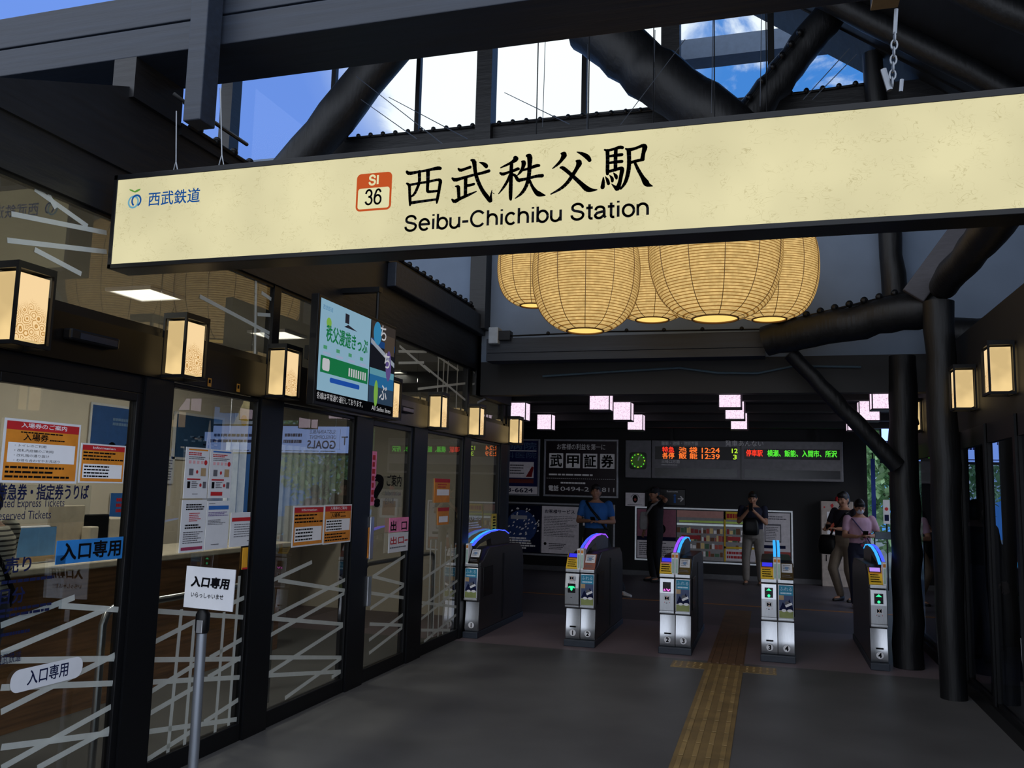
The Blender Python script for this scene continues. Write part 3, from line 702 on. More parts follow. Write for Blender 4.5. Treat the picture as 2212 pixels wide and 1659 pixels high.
STROKES = [
 (870, 350, 16.59, [[(150,350,90),(250,410,130),(600,350,85),(950,285,95),(1250,225,130),(1350,235,110)], [(600,350,120),(600,700,110),(540,900,105),(420,1150,95),(280,1260,60)],
  [(910,330,140),(905,700,120),(890,950,110),(905,1055,110),(1000,1065,95),(1250,1040,80)], [(150,770,70),(240,850,110),(250,1100,100),(265,1350,110),(265,1550,70)],
  [(240,830,90),(600,760,85),(900,715,90),(1250,640,90),(1350,690,130),(1330,850,115),(1290,1100,110),(1240,1350,105),(1225,1470,60)], [(290,1470,110),(700,1410,95),(1230,1340,80)]]),
 (970, 340, 16.59, [[(340,410,70),(420,465,110),(600,410,95),(760,355,110)], [(120,750,70),(230,810,130),(500,740,100),(900,630,95),(1200,560,105),(1430,490,115)],
  [(800,100,70),(900,160,150),(930,400,130),(970,640,125),(1080,950,125),(1220,1220,130),(1370,1420,140),(1490,1570,120),(1500,1400,80),(1540,1180,25)], [(1530,1250,15),(1620,1310,25)],
  [(1090,180,30),(1230,230,110),(1330,310,140),(1340,350,90)], [(600,740,130),(595,1000,120),(590,1380,120)], [(620,1020,100),(760,1000,95),(890,960,95)],
  [(230,1040,40),(330,1060,120),(345,1200,120),(355,1450,110)], [(110,1510,60),(210,1580,130),(400,1480,115),(700,1350,95),(980,1225,40)]]),
 (1072, 332, 15.08, [[(620,140,130),(640,190,150),(480,300,90),(300,390,70),(150,460,40)], [(130,630,60),(220,670,100),(400,610,80),(560,560,90),(700,500,100),(740,510,60)],
  [(500,340,110),(490,600,115),(480,900,115),(470,1200,120),(470,1450,100),(480,1510,50)], [(450,700,90),(380,870,90),(250,1090,80),(80,1310,30)], [(530,680,80),(620,720,90),(700,850,100),(760,900,70)],
  [(840,260,60),(900,300,140),(870,450,110),(790,600,90),(690,710,30)], [(880,540,70),(1080,480,90),(1300,400,105),(1390,390,90)], [(740,870,110),(1000,820,90),(1300,740,95),(1500,720,110)],
  [(1010,70,90),(1090,110,160),(1090,400,130),(1060,750,120),(980,1050,110),(830,1290,95),(620,1460,30)], [(1090,880,80),(1180,1080,90),(1300,1250,130),(1400,1320,150),(1590,1360,40)]]),
 (1185, 320, 15.08, [[(420,180,60),(510,220,170),(430,380,110),(300,530,85),(135,665,35)], [(930,130,30),(1120,200,110),(1270,300,140),(1340,400,110)],
  [(910,420,60),(1000,480,170),(930,650,120),(800,860,115),(620,1120,110),(400,1320,90),(80,1500,40)], [(390,640,60),(470,650,110),(650,790,110),(850,970,110),(1080,1180,130),(1250,1330,160),(1400,1370,110),(1580,1360,30)]]),
 (1292, 308, 13.27, [[(190,210,50),(280,230,70),(450,190,70),(620,140,90),(700,150,80)], [(270,240,100),(275,500,95),(270,800,95),(270,900,80)], [(510,200,95),(500,500,95),(500,780,95)],
  [(300,400,60),(500,370,80),(680,350,85)], [(300,590,60),(500,560,80),(680,545,85)], [(280,840,80),(500,780,80),(650,740,90),(690,780,110),(660,950,100),(620,1150,100),(560,1310,130),(500,1290,90),(390,1190,20)],
  [(150,1000,30),(150,1120,80),(130,1280,110)], [(210,980,20),(270,1080,80),(300,1180,80)], [(330,935,20),(400,1030,80),(410,1110,70)], [(440,870,20),(510,960,90),(530,1030,60)],
  [(790,180,40),(900,210,90),(1100,160,75),(1280,90,90),(1340,140,130),(1300,300,100),(1270,480,110)], [(920,580,80),(1100,530,80),(1290,490,80)],
  [(880,220,110),(890,500,105),(880,750,105),(830,1000,100),(760,1180,85),(650,1330,50)], [(1060,590,70),(1150,780,85),(1270,990,100),(1370,1150,150),(1430,1210,110),(1560,1250,25)]]),
]
def smooth_path(P, n=5):
    out = []
    for i in range(len(P)-1):
        a, b, c, d = P[max(i-1, 0)], P[i], P[i+1], P[min(i+2, len(P)-1)]
        for k in range(n):
            t = k/n
            out.append(tuple(0.5*((2*b[j])+(-a[j]+c[j])*t+(2*a[j]-5*b[j]+4*c[j]-d[j])*t*t+(-a[j]+3*b[j]-3*c[j]+d[j])*t**3) for j in range(3)))
    out.append(P[-1]); return out
for ox, oy, sc, strokes in STROKES:
    for st in strokes:
        P = [su(ox+x/sc, oy+y/sc)+(w/sc*YS*0.00056*0.6,) for x, y, w in st]
        P = smooth_path(P)
        for i in range(len(P)-1):
            (xa, za, ra), (xb, zb, rb_) = P[i], P[i+1]; d = Vector((xb-xa, zb-za))
            if d.length < 1e-6: continue
            nrm = Vector((-d.y, d.x)).normalized()
            lt.poly([(xa+nrm.x*ra, za+nrm.y*ra), (xa-nrm.x*ra, za-nrm.y*ra), (xb-nrm.x*rb_, zb-nrm.y*rb_), (xb+nrm.x*rb_, zb+nrm.y*rb_)], INK, 2)
        for (xa, za, ra) in P[::2]+[P[-1]]: lt.disc(xa, za, ra, INK, 2, 10)
a = su(872, 502); b = su(1404, 464)
stroke_text(lt, 'Seibu-Chichibu Station', a[0], a[1]+0.005, b[0]-a[0], 0.066, 0.0112, INK, 2)
lt.build('station_name', SG)
bd = Pan(SO, (1, 0, 0), (0, 0, 1)); RS = emi('badge_red_orange', (196, 84, 40), 0.95); CR = emi('badge_cream', (226, 222, 176), 1.0)
a0, b1 = su(768, 458), su(848, 370)
u0, v0, u1, v1 = a0[0], a0[1], b1[0], b1[1]-0.001
bd.rrect(u0, v0, u1, v1, 0.022, RS, 2); t_ = 0.0095
bd.rrect(u0+t_, v0+t_, u1-t_, v0+(v1-v0)*0.605, 0.012, CR, 3)
stroke_text(bd, 'SI', (u0+u1)/2-0.027, v0+(v1-v0)*0.69, 0.052, 0.042, 0.0095, CR, 4)
stroke_text(bd, '36', (u0+u1)/2-0.044, v0+(v1-v0)*0.17, 0.086, 0.066, 0.0092, INK, 4)
bd.build('station_number_badge', SG)
lg = Pan(SO, (1, 0, 0), (0, 0, 1)); DB = emi('logo_deep_blue', (24, 80, 148), 0.95); LB = emi('logo_light_blue', (108, 168, 190), 0.95); LG = emi('logo_leaf_green', (92, 150, 60), 0.95)
def lz(x, y): return su(265+x/27.65, 400+y/27.65)
k_ = 1.12/27.65*YS*0.00056
c = lz(650, 1010); lg.ring(c[0], c[1], 430*k_, 125*k_, LB, 2, ry=440*k_)
c = lz(835, 930); lg.ring(c[0], c[1], 395*k_, 125*k_, DB, 3, ry=420*k_, a0=-1.2, a1=4.15)
lg.poly([lz(*q) for q in ((420, 250), (600, 285), (740, 370), (760, 450), (600, 400), (440, 315))], LG, 3)
lg.poly([lz(*q) for q in ((740, 370), (860, 285), (1085, 210), (1060, 300), (920, 400), (760, 450))], LG, 3.2)
a = su(320, 447); b = su(431, 437)
lg.build('company_emblem', SG)
lg = Pan(SO, (1, 0, 0), (0, 0, 1)); lg.text('西武鉄道', a[0], a[1]+0.003, 0.076, DB, 2, w=b[0]-a[0], bold=0.012, res=5); lg.build('company_name', SG)
# dirt specks and the chain hanging the sign
ch = thing('sign_chain', 'grey chain with a turnbuckle holding up the right part of the station sign', 'chain', on_y(1930, 180, 3.42))
m = MB(mat('galvanised_chain', (120, 124, 130), 0.4, metal=0.7))
p, q = on_y(1936, 20, 3.42), on_y(1926, 200, 3.42)
m.tube([p, p+(q-p)*0.3], 0.008, 6)
for i in range(7):
    c = p+(q-p)*(0.34+0.09*i); ax = (1, 0, 0) if i % 2 else (0, 1, 0)
    pts = [c+Vector((0.011*math.cos(t) if i % 2 else 0, 0 if i % 2 else 0.011*math.cos(t), 0.02*math.sin(t))) for t in [2*PI*k/10 for k in range(11)]]
    m.tube(pts, 0.0045, 5, cap=False)
m.build('chain', ch, smooth=True)
MB(mat('galvanised_chain')).tube([on_y(1908, 150, 3.42), on_y(1922, 195, 3.42)], 0.012, 6).tube([on_y(1948, 172, 3.42), on_y(1946, 198, 3.42)], 0.008, 6).build('shackle', ch, smooth=True)
for i, (px, py) in enumerate(((381, 240), (476, 190))):
    w = MB(mat('thin_steel_wire', (130, 134, 140), 0.4, metal=0.6)); a = on_y(px, py, 3.42); b = on_y(px-2+i*4, 366-i*14, 3.42)
    w.tube([a, b-Vector((0, 0, -0.04))], 0.0035, 5).tube([b+Vector((0, 0, 0.04)), b+Vector((-0.012, 0, -0.01))], 0.003, 5).tube([b+Vector((0, 0, 0.04)), b+Vector((0.014, 0, -0.01))], 0.003, 5)
    tag(w.build('hanging_wire', smooth=True), ['thin wire from the left sign hanger to the sign top', 'thin wire bundle on the sign top beside the left gable post'][i], 'wire')

# ---------------------------------------------------------------- wall lanterns
SHADE = emi('warm_lantern_shade', (252, 222, 152), 1.12)
def pat_shade(t, co, e, c):
    sx = t.nodes.new('ShaderNodeSeparateXYZ'); t.links.new(co.outputs['Generated'], sx.inputs[0])
    n = t.nodes.new('ShaderNodeTexNoise'); n.inputs['Scale'].default_value = 5; t.links.new(co.outputs['Object'], n.inputs['Vector'])
    t.links.new(_ramp(t, n.outputs['Fac'], [(0.35, tuple(x*0.7 for x in c[:3])+(1,)), (0.6, c)]), e.inputs[0])
SHADE2 = emi('warm_lantern_paper', (250, 216, 152), 0.96, pat_shade)
FLOW = emi('flower_cut_lantern_shade', (252, 218, 164), 0.96, pat_flower)
def wall_lantern(label, side, Y, zb, depth=0.15, wid=0.205, hgt=0.345, glow=None):
    """Square lantern fixed to a side wall; side -1 left wall, 1 right wall."""
    X = XL+0.04 if side < 0 else XR-0.01; s = 1 if side < 0 else -1
    xf = X+s*depth; t = thing('wall_lantern', label, 'lantern', ((X+xf)/2, Y+wid/2, zb), 'square paper lanterns along the side walls')
    xa, xb = min(X, xf), max(X, xf); f = MB(BLACK); w = 0.013
    for x in (xa, xb-w):
        for y in (Y, Y+wid-w): f.box(x, x+w, y, y+w, zb, zb+hgt)
    for z in (zb, zb+hgt-w*1.3):
        f.box(xa+w, xb-w, Y, Y+w, z, z+w*1.3); f.box(xa+w, xb-w, Y+wid-w, Y+wid, z, z+w*1.3); f.box(xa, xa+w, Y+w, Y+wid-w, z, z+w*1.3); f.box(xb-w, xb, Y+w, Y+wid-w, z, z+w*1.3)
    f.build('frame', t)
    MB(BLACK).box(xa, xb, Y, Y+wid, zb+hgt, zb+hgt+0.014).build('top_cap', t)
    g = 0.022
    sh = MB(SHADE2); sh.box(xa+g, xb-g, Y+g*0.7, Y+wid-g*0.7, zb+0.028, zb+hgt-0.03); sh.build('shade', t)
    xo = xb-g+0.003 if s > 0 else xa+g-0.003
    fl = Pan(*((Vector((xo, Y+g*0.9, zb+0.03)), (0, 1, 0), (0, 0, 1)) if s > 0 else (Vector((xo, Y+wid-g*0.9, zb+0.03)), (0, -1, 0), (0, 0, 1))))
    fl.rect(0, 0, wid-1.8*g, hgt-0.062, FLOW, 0); fl.build('patterned_panel', t)
    return t
lab = ['wall lantern at the left edge of the picture, nearest of the left row', 'left wall lantern above the post between entrance door and notice window', 'left wall lantern just left of the wall screen', 'left wall lantern half hidden behind the wall screen',
       'left wall lantern next beyond the wall screen, over the question mark door', 'left wall lantern above the narrow pane beside ticket gate one', 'farthest left wall lantern, by the blue animal hospital advert']
for i, (px, py) in enumerate(((24, 748), (394, 822), (613, 864), (845, 905), (953, 922), (1036, 940), (1121, 958))):
    X = XL+0.19; p = on_x(px, py, X)
    wall_lantern(lab[i], -1, p.y, 2.17)
for i, (px, py) in enumerate(((2137, 850), (2062, 882), (1957, 925))):
    p = on_x(px, py, XR-0.175)
    wall_lantern(['nearest right wall lantern, at the right edge of the picture', 'right wall lantern between the free-standing log post and the nearest right one', 'farthest right wall lantern, behind the log posts'][i], 1, p.y, 2.325, depth=0.165, hgt=0.35)

# ---------------------------------------------------------------- big round rattan lanterns
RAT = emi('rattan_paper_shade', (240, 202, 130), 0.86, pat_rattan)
RIB = mat('rattan_rib', (120, 84, 40), 0.6)
HOLE = emi('lantern_inner_glow', (255, 214, 120), 1.15)
def round_lantern(label, px, pyb, Y, D):
    pb = on_y(px, pyb, Y); z0 = pb.z; R = D/2; H = D*1.12
    t = thing('round_paper_lantern', label, 'lantern', (pb.x, Y, z0), 'big round rattan lanterns under the gable')
    prof = []
    for i in range(25):
        a = -PI/2*0.985+PI*0.985*i/24
        c_, s_ = math.cos(a), math.sin(a)
        r = R*(abs(c_)**0.62); z = H/2*(1 if s_ > 0 else -1)*abs(s_)**0.95
        prof.append((max(r, R*0.33), z0+H/2+z))
    c0 = (pb.x, Y, 0)
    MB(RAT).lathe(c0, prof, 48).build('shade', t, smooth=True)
    rb_ = MB(RIB)
    for k in range(12):
        th = 2*PI*k/12+0.2
        rb_.tube([Vector((pb.x+(r+0.002)*math.cos(th), Y+(r+0.002)*math.sin(th), z)) for r, z in prof], 0.0032, 4)
    rb_.build('ribs', t, smooth=True)
    rg = MB(RIB); rg.tube([Vector((pb.x+R*0.34*math.cos(a), Y+R*0.34*math.sin(a), z0+0.004)) for a in [2*PI*k/32 for k in range(33)]], 0.008, 6, cap=False)
    rg.tube([Vector((pb.x+R*0.42*math.cos(a), Y+R*0.42*math.sin(a), z0+0.022)) for a in [2*PI*k/32 for k in range(33)]], 0.005, 6, cap=False)
    rg.build('bottom_ring', t, smooth=True)
    MB(HOLE).lathe((pb.x, Y, 0), [(R*0.33, z0+0.012), (R*0.3, z0+0.07), (0.001, z0+0.1)], 32).build('inner_lining', t, smooth=True)
    MB(BLACK).tube([(pb.x, Y, z0+H-0.01), (pb.x, Y, zr(pb.x) if pb.x > -0.75 else 7.62)], 0.006, 6).build('cord', t, smooth=True)
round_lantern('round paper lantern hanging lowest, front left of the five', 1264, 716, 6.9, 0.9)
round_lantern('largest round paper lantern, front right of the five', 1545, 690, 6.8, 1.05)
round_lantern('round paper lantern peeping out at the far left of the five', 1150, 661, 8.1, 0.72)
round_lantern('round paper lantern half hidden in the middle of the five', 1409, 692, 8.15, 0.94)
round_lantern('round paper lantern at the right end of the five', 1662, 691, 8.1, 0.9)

# ---------------------------------------------------------------- pink cube lanterns on the gate hall ceiling
LACE = emi('pink_lace_shade', (253, 234, 252), 1.05, pat_lace)
CUBES = [(-3.33, 11.45), (-3.42, 13.3), (-1.9, 10.0), (-1.87, 11.45), (-1.97, 13.3), (-0.40, 9.75), (-0.405, 11.3), (-0.41, 13.1), (1.19, 9.95), (1.2, 11.45), (1.21, 13.2)]
CLAB = ['pink cube ceiling lantern nearest the blue animal hospital advert, front of its two', 'pink cube ceiling lantern alone above the seven-letter-wide black securities advert', 'pink cube ceiling lantern above the blue-shirted man, front of its row of three',
        'pink cube ceiling lantern in the middle of the row of three left of the clock', 'pink cube ceiling lantern above the clock, rear of its row of three', 'pink cube ceiling lantern above the departure board centre, topmost of the stack',
        'pink cube ceiling lantern in the middle of the overlapping stack above the departure board', 'pink cube ceiling lantern lowest of the overlapping stack above the departure board', 'pink cube ceiling lantern touching the right log post, largest of the right row',
        'pink cube ceiling lantern half behind the slanting strut, middle of the right row', 'pink cube ceiling lantern peeping out left of the slanting strut, rear of the right row']
CLAB[1] = 'pink cube ceiling lantern standing alone above the black securities advert'
for (x, y), l in zip(CUBES, CLAB):
    s = 0.125; zc = 2.67
    t = thing('cube_lantern', l, 'lantern', (x, y, zc-s), 'pink cube lanterns under the gate hall ceiling')
    MB(LACE).box(x-s+0.008, x+s-0.008, y-s+0.008, y+s-0.008, zc-s+0.012, zc+s-0.005).build('shade', t)
    f = MB(mat('plum_metal_edge', (70, 48, 66), 0.4)); w = 0.012
    for a in (-s, s-w):
        for b in (-s, s-w): f.box(x+a, x+a+w, y+b, y+b+w, zc-s, zc+s)
    f.box(x-s, x+s, y-s, y+s, zc-s, zc-s+0.012); f.build('frame', t)
    MB(BLACK).box(x-0.05, x+0.05, y-0.05, y+0.05, zc+s-0.006, 2.84).build('ceiling_mount', t)

# ---------------------------------------------------------------- wall screen
XT = -2.86
tv = thing('wall_screen', 'slim black information screen hung on the left wall showing a ticket advert', 'screen', (XT, 5.6, 2.1))
a, b, c, d = on_x(695, 630, XT), on_x(860, 713, XT), on_x(672, 878, XT), on_x(846, 896, XT)
ty0, ty1, tz0, tz1 = (a.y+c.y)/2, (b.y+d.y)/2, (c.z+d.z)/2-0.01, (a.z+b.z)/2
bz = MB(BLACK); bz.box(XT-0.06, XT, ty0, ty1, tz0, tz1); bz.build('bezel', tv, bevel=0.006)
sw, sh_ = ty1-ty0-0.05, tz1-tz0-0.05
sc_ = Pan(*left_frame(XT+0.002, ty0+0.025, tz0+0.025))
E = lambda n, c, s=0.55: emi('screen_'+n, c, s)
tk = 0.075                                           # ticker band height
sc_.rect(0, 0, sw, sh_, E('black', (10, 10, 14), 0.5), 0)
sc_.rect(0, tk, sw*0.63, sh_, E('pale_blue', (168, 214, 240)), 1)
sc_.text('各線は平常通り運行しております。', 0.005, 0.018, 0.05, E('white', (235, 235, 240)), 2, w=sw*0.56)
sc_.text('All Seibu lines', sw*0.69, 0.018, 0.05, E('white', (235, 235, 240)), 2, w=sw*0.28)
sc_.text('西武鉄道', 0.03, sh_-0.07, 0.035, E('mid_blue', (84, 150, 200)), 2)
sc_.text('秩父漫遊きっぷ', 0.09, tk+(sh_-tk)*0.555, 0.12, E('green', (34, 140, 84)), 2, w=sw*0.52, bold=0.02)
sc_.disc(0.12, tk+(sh_-tk)*0.76, 0.035, E('lime', (150, 210, 90)), 2)
sc_.rect(sw*0.29, tk+(sh_-tk)*0.83, sw*0.34, tk+(sh_-tk)*0.94, E('ink', (50, 50, 60)), 2); sc_.poly([(sw*0.28, tk+(sh_-tk)*0.78), (sw*0.45, tk+(sh_-tk)*0.78), (sw*0.33, tk+(sh_-tk)*0.82)], E('ink', (50, 50, 60)), 2)
for i in range(4): sc_.rect(0.06+i*sw*0.15, tk+(sh_-tk)*0.46, 0.06+i*sw*0.15+0.05, tk+(sh_-tk)*0.5, E('mid_green', (90, 180, 130)), 2); sc_.rect(0.06+i*sw*0.15, tk+(sh_-tk)*0.405, 0.06+i*sw*0.15+0.1, tk+(sh_-tk)*0.43, E('pale_violet', (190, 205, 240)), 2)
sc_.rect(0.03, tk+(sh_-tk)*0.2, sw*0.615, tk+(sh_-tk)*0.385, E('green', (34, 140, 84)), 2)
sc_.rrect(0.055, tk+(sh_-tk)*0.225, 0.155, tk+(sh_-tk)*0.36, 0.02, E('white', (235, 235, 240)), 3)
for i in range(8): sc_.rect(sw*0.36+i*sw*0.03, tk+(sh_-tk)*0.235, sw*0.36+i*sw*0.03+sw*0.018, tk+(sh_-tk)*0.33, E('white', (235, 235, 240)), 3)
sc_.rrect(sw*0.14, tk+(sh_-tk)*0.11, sw*0.51, tk+(sh_-tk)*0.165, 0.015, E('royal_blue', (40, 96, 200)), 2)
# picture strip on the right of the screen: sky, river, trees as flat colour shapes
u0 = sw*0.64; H_ = sh_-tk
cells = [(0, 0.2, (60, 84, 110)), (0.2, 0.34, (52, 130, 190)), (0.34, 0.42, (120, 190, 210)), (0.42, 0.7, (34, 36, 46)), (0.7, 0.78, (38, 84, 150)), (0.78, 1.0, (74, 66, 62))]
for i, (p, q, cc) in enumerate(cells): sc_.rect(u0, tk+H_*p, sw, tk+H_*q, E('scene_%d' % i, cc, 0.5), 1)
sc_.poly([(u0, tk+H_*0.78), (u0, tk+H_*0.72), (sw, tk+H_*0.5), (sw, tk+H_*0.56)], E('rail_white', (190, 200, 215), 0.5), 2)
sc_.disc(u0+sw*0.09, tk+H_*0.86, 0.07, E('cyan', (70, 170, 225), 0.5), 2, ry=0.09)
sc_.disc(u0+sw*0.27, tk+H_*0.5, 0.05, E('violet', (120, 100, 170), 0.5), 2, ry=0.12)
sc_.disc(u0+sw*0.1, tk+H_*0.12, 0.035, E('lime', (150, 210, 90)), 2, ry=0.1)
sc_.rect(u0+sw*0.2, tk+H_*0.64, sw*0.99, tk+H_*0.88, E('brown', (96, 84, 74), 0.5), 1.5)
for ch_, vv, uu in (('ち', 0.8, 0.13), ('ち', 0.47, 0.2), ('ぶ', 0.06, 0.15)): sc_.text(ch_, u0+sw*uu, tk+H_*vv, 0.14, E('white', (235, 235, 240)), 3, bold=0.01)
sc_.build('display', tv)
MB(BLACK).tube([(XT-0.03, on_x(825, 640, XT).y, tz1-0.02), (XT-0.03, on_x(825, 640, XT).y, 3.12)], 0.016, 8).box(XT-0.34, XT-0.01, on_x(825, 640, XT).y-0.03, on_x(825, 640, XT).y+0.03, 3.1, 3.14).build('hanging_arm', tv)
MB(BLACK).box(XL+0.04, XT-0.06, ty0+0.4, ty0+0.5, 2.5, 2.6).build('wall_bracket', tv)

# ---------------------------------------------------------------- notices on the left glass
XN = XL+0.012
def notice(name, label, cat, q, paper=PAPER, group=None, X=None):
    """Paper whose four corners in the calibrated view are q = (tl, tr, bl, br), lying on the glass plane."""
    X = X or XN
    tl, tr, bl, br = [on_x(a, b, X) for a, b in q]
    y0, y1, z0, z1 = (tl.y+bl.y)/2, (tr.y+br.y)/2, (bl.z+br.z)/2, (tl.z+tr.z)/2
    P = Pan(*left_frame(X, y0, z0)); P.w = y1-y0; P.h = z1-z0; P.slab(0, 0, P.w, P.h, 0.004, paper)
    P.done = lambda: tag(P.build(name), label, cat, group)
    return P
def info_orange(P, big, title, sub, items, foot):
    w, h = P.w, P.h; m = w*0.025
    P.rect(m, m, w-m, h-m, ORANGE, 1); P.rect(m, h*0.83, w-m, h-m, RED, 1.5)
    P.text(title, w/2, h*0.87, h*0.085, WHITEP, 2, w=w*0.6 if big else w*0.5, align='C', bold=0.01)
    if sub: P.text(sub, w*0.24, h*0.67, h*0.12, INK, 2, w=w*0.32, bold=0.02); P.lines(w*0.58, h*0.67, w*0.8, h*0.72, 1, INK, 2, seed=3); P.lines(w*0.2, h*0.775, w*0.8, h*0.82, 1, INK, 2, seed=4)
    else: P.lines(w*0.05, h*0.56, w*0.96, h*0.81, 3, INK, 2, seed=5)
    a, b = (h*0.32, h*0.63) if big else (h*0.12, h*0.48)
    P.rect(w*0.06, a, w*0.94, b, WHITEP, 1.5)
    if items:
        for i, tx in enumerate(items): P.text(tx, w*0.14, b-(i+0.85)*(b-a)/len(items), (b-a)/len(items)*0.62, INK, 2, w=w*(0.05*len(tx)))
    else: P.lines(w*0.09, a+h*0.01, w*0.85, b-h*0.02, 4, INK, 2, seed=6)
    if foot: P.lines(w*0.05, h*0.06, w*0.9, h*0.28, 3, INK, 2, seed=7)
P = notice('notice', 'large orange and red admission ticket notice on the entrance door glass', 'notice', ((12, 902), (175, 918), (-2, 1042), (165, 1045)))
info_orange(P, True, '入場券のご案内', '入場券', ['・トイレのご利用', '・改札内店舗のご利用', '・改札階の通り抜け', '・お待ち合わせやお見送り'], True); P.done()
P = notice('notice', 'smaller orange Information notice beside the large admission notice on the door', 'notice', ((176, 957), (272, 963), (170, 1043), (266, 1044)))
info_orange(P, False, 'Information', None, None, False); P.done()
P = notice('notice', 'orange and red Information sheet, left of the pair on the third pane', 'notice', ((636, 1094), (700, 1091), (629, 1183), (697, 1176)), X=XL+0.038)
info_orange(P, False, 'Information', None, None, False); P.done()
P = notice('notice', 'orange and red admission sheet, right of the pair on the third pane', 'notice', ((701, 1091), (762, 1089), (698, 1176), (755, 1171)), X=XL+0.038)
info_orange(P, True, '入場券のご案内', '入場券', None, True); P.done()
P = notice('door_sticker', 'bright blue entrance-only strip stuck across the entrance door', 'sign', ((123, 1170), (266, 1158), (121, 1218), (264, 1208)), SKYP)
P.text('入口専用', P.w*0.06, P.h*0.16, P.h*0.78, INK, 2, w=P.w*0.9, bold=0.03, res=5); P.done()
# slanted rounded white sticker, low on the door
tl, br = on_x(22, 1463, XN), on_x(178, 1450, XN)
yc, zc = (tl.y+br.y)/2, (tl.z+br.z)/2
dirv = (on_x(172, 1444, XN)-on_x(32, 1478, XN)).normalized(); upv = Vector((1, 0, 0)).cross(dirv)
P = Pan(Vector((XN, yc, zc)), dirv, upv); L_ = (on_x(178, 1446, XN)-on_x(22, 1478, XN)).length
P.rrect(-L_/2, -0.05, L_/2, 0.05, 0.045, PAPER, 1); P.text('入口専用', 0, -0.028, 0.07, NAVY, 2, w=L_*0.56, align='C', bold=0.015, res=5)
tag(P.build('door_sticker'), 'white rounded entrance-only sticker low on the entrance door glass', 'sign')
P = notice('door_lettering', 'dark blue ticket office lettering printed across the entrance door glass', 'lettering', ((0, 1045), (195, 1050), (0, 1130), (195, 1130)), GLASS)
w_, h_ = P.w, P.h
P.text('特急券・指定券うりば', -0.02, h_*0.62, 0.075, NAVY, 2, w=w_*1.0, bold=0.02, res=5)
P.text('Limited Express Tickets', -0.05, h_*0.36, 0.055, NAVY, 2, w=w_*0.78); P.text('Reserved Tickets', -0.03, h_*0.12, 0.055, NAVY, 2, w=w_*0.6); P.done()
P = notice('door_lettering', 'dark blue advance sales lettering under the striped shirt on the door glass', 'lettering', ((0, 1205), (135, 1205), (0, 1370), (135, 1370)), GLASS)
P.text('売り', 0.01, P.h*0.83, 0.075, NAVY, 2, w=0.14, bold=0.02); P.lines(0, P.h*0.68, P.w*0.98, P.h*0.76, 1, NAVY, 2, seed=11, fill=0.5)
P.text('日分', 0.0, P.h*0.44, 0.075, NAVY, 2, w=0.13, bold=0.02); P.lines(0, P.h*0.26, P.w*0.98, P.h*0.4, 2, NAVY, 2, seed=12, fill=0.5); P.lines(0, P.h*0.02, P.w*0.55, P.h*0.1, 1, NAVY, 2, seed=13, fill=0.5); P.done()
P = notice('door_lettering', 'small dark blue railway name at the lower left of the entrance door', 'lettering', ((0, 1405), (47, 1405), (0, 1432), (47, 1432)), GLASS); P.text('西武鉄道', -0.02, 0.0, 0.05, NAVY, 2, w=0.13); P.done()
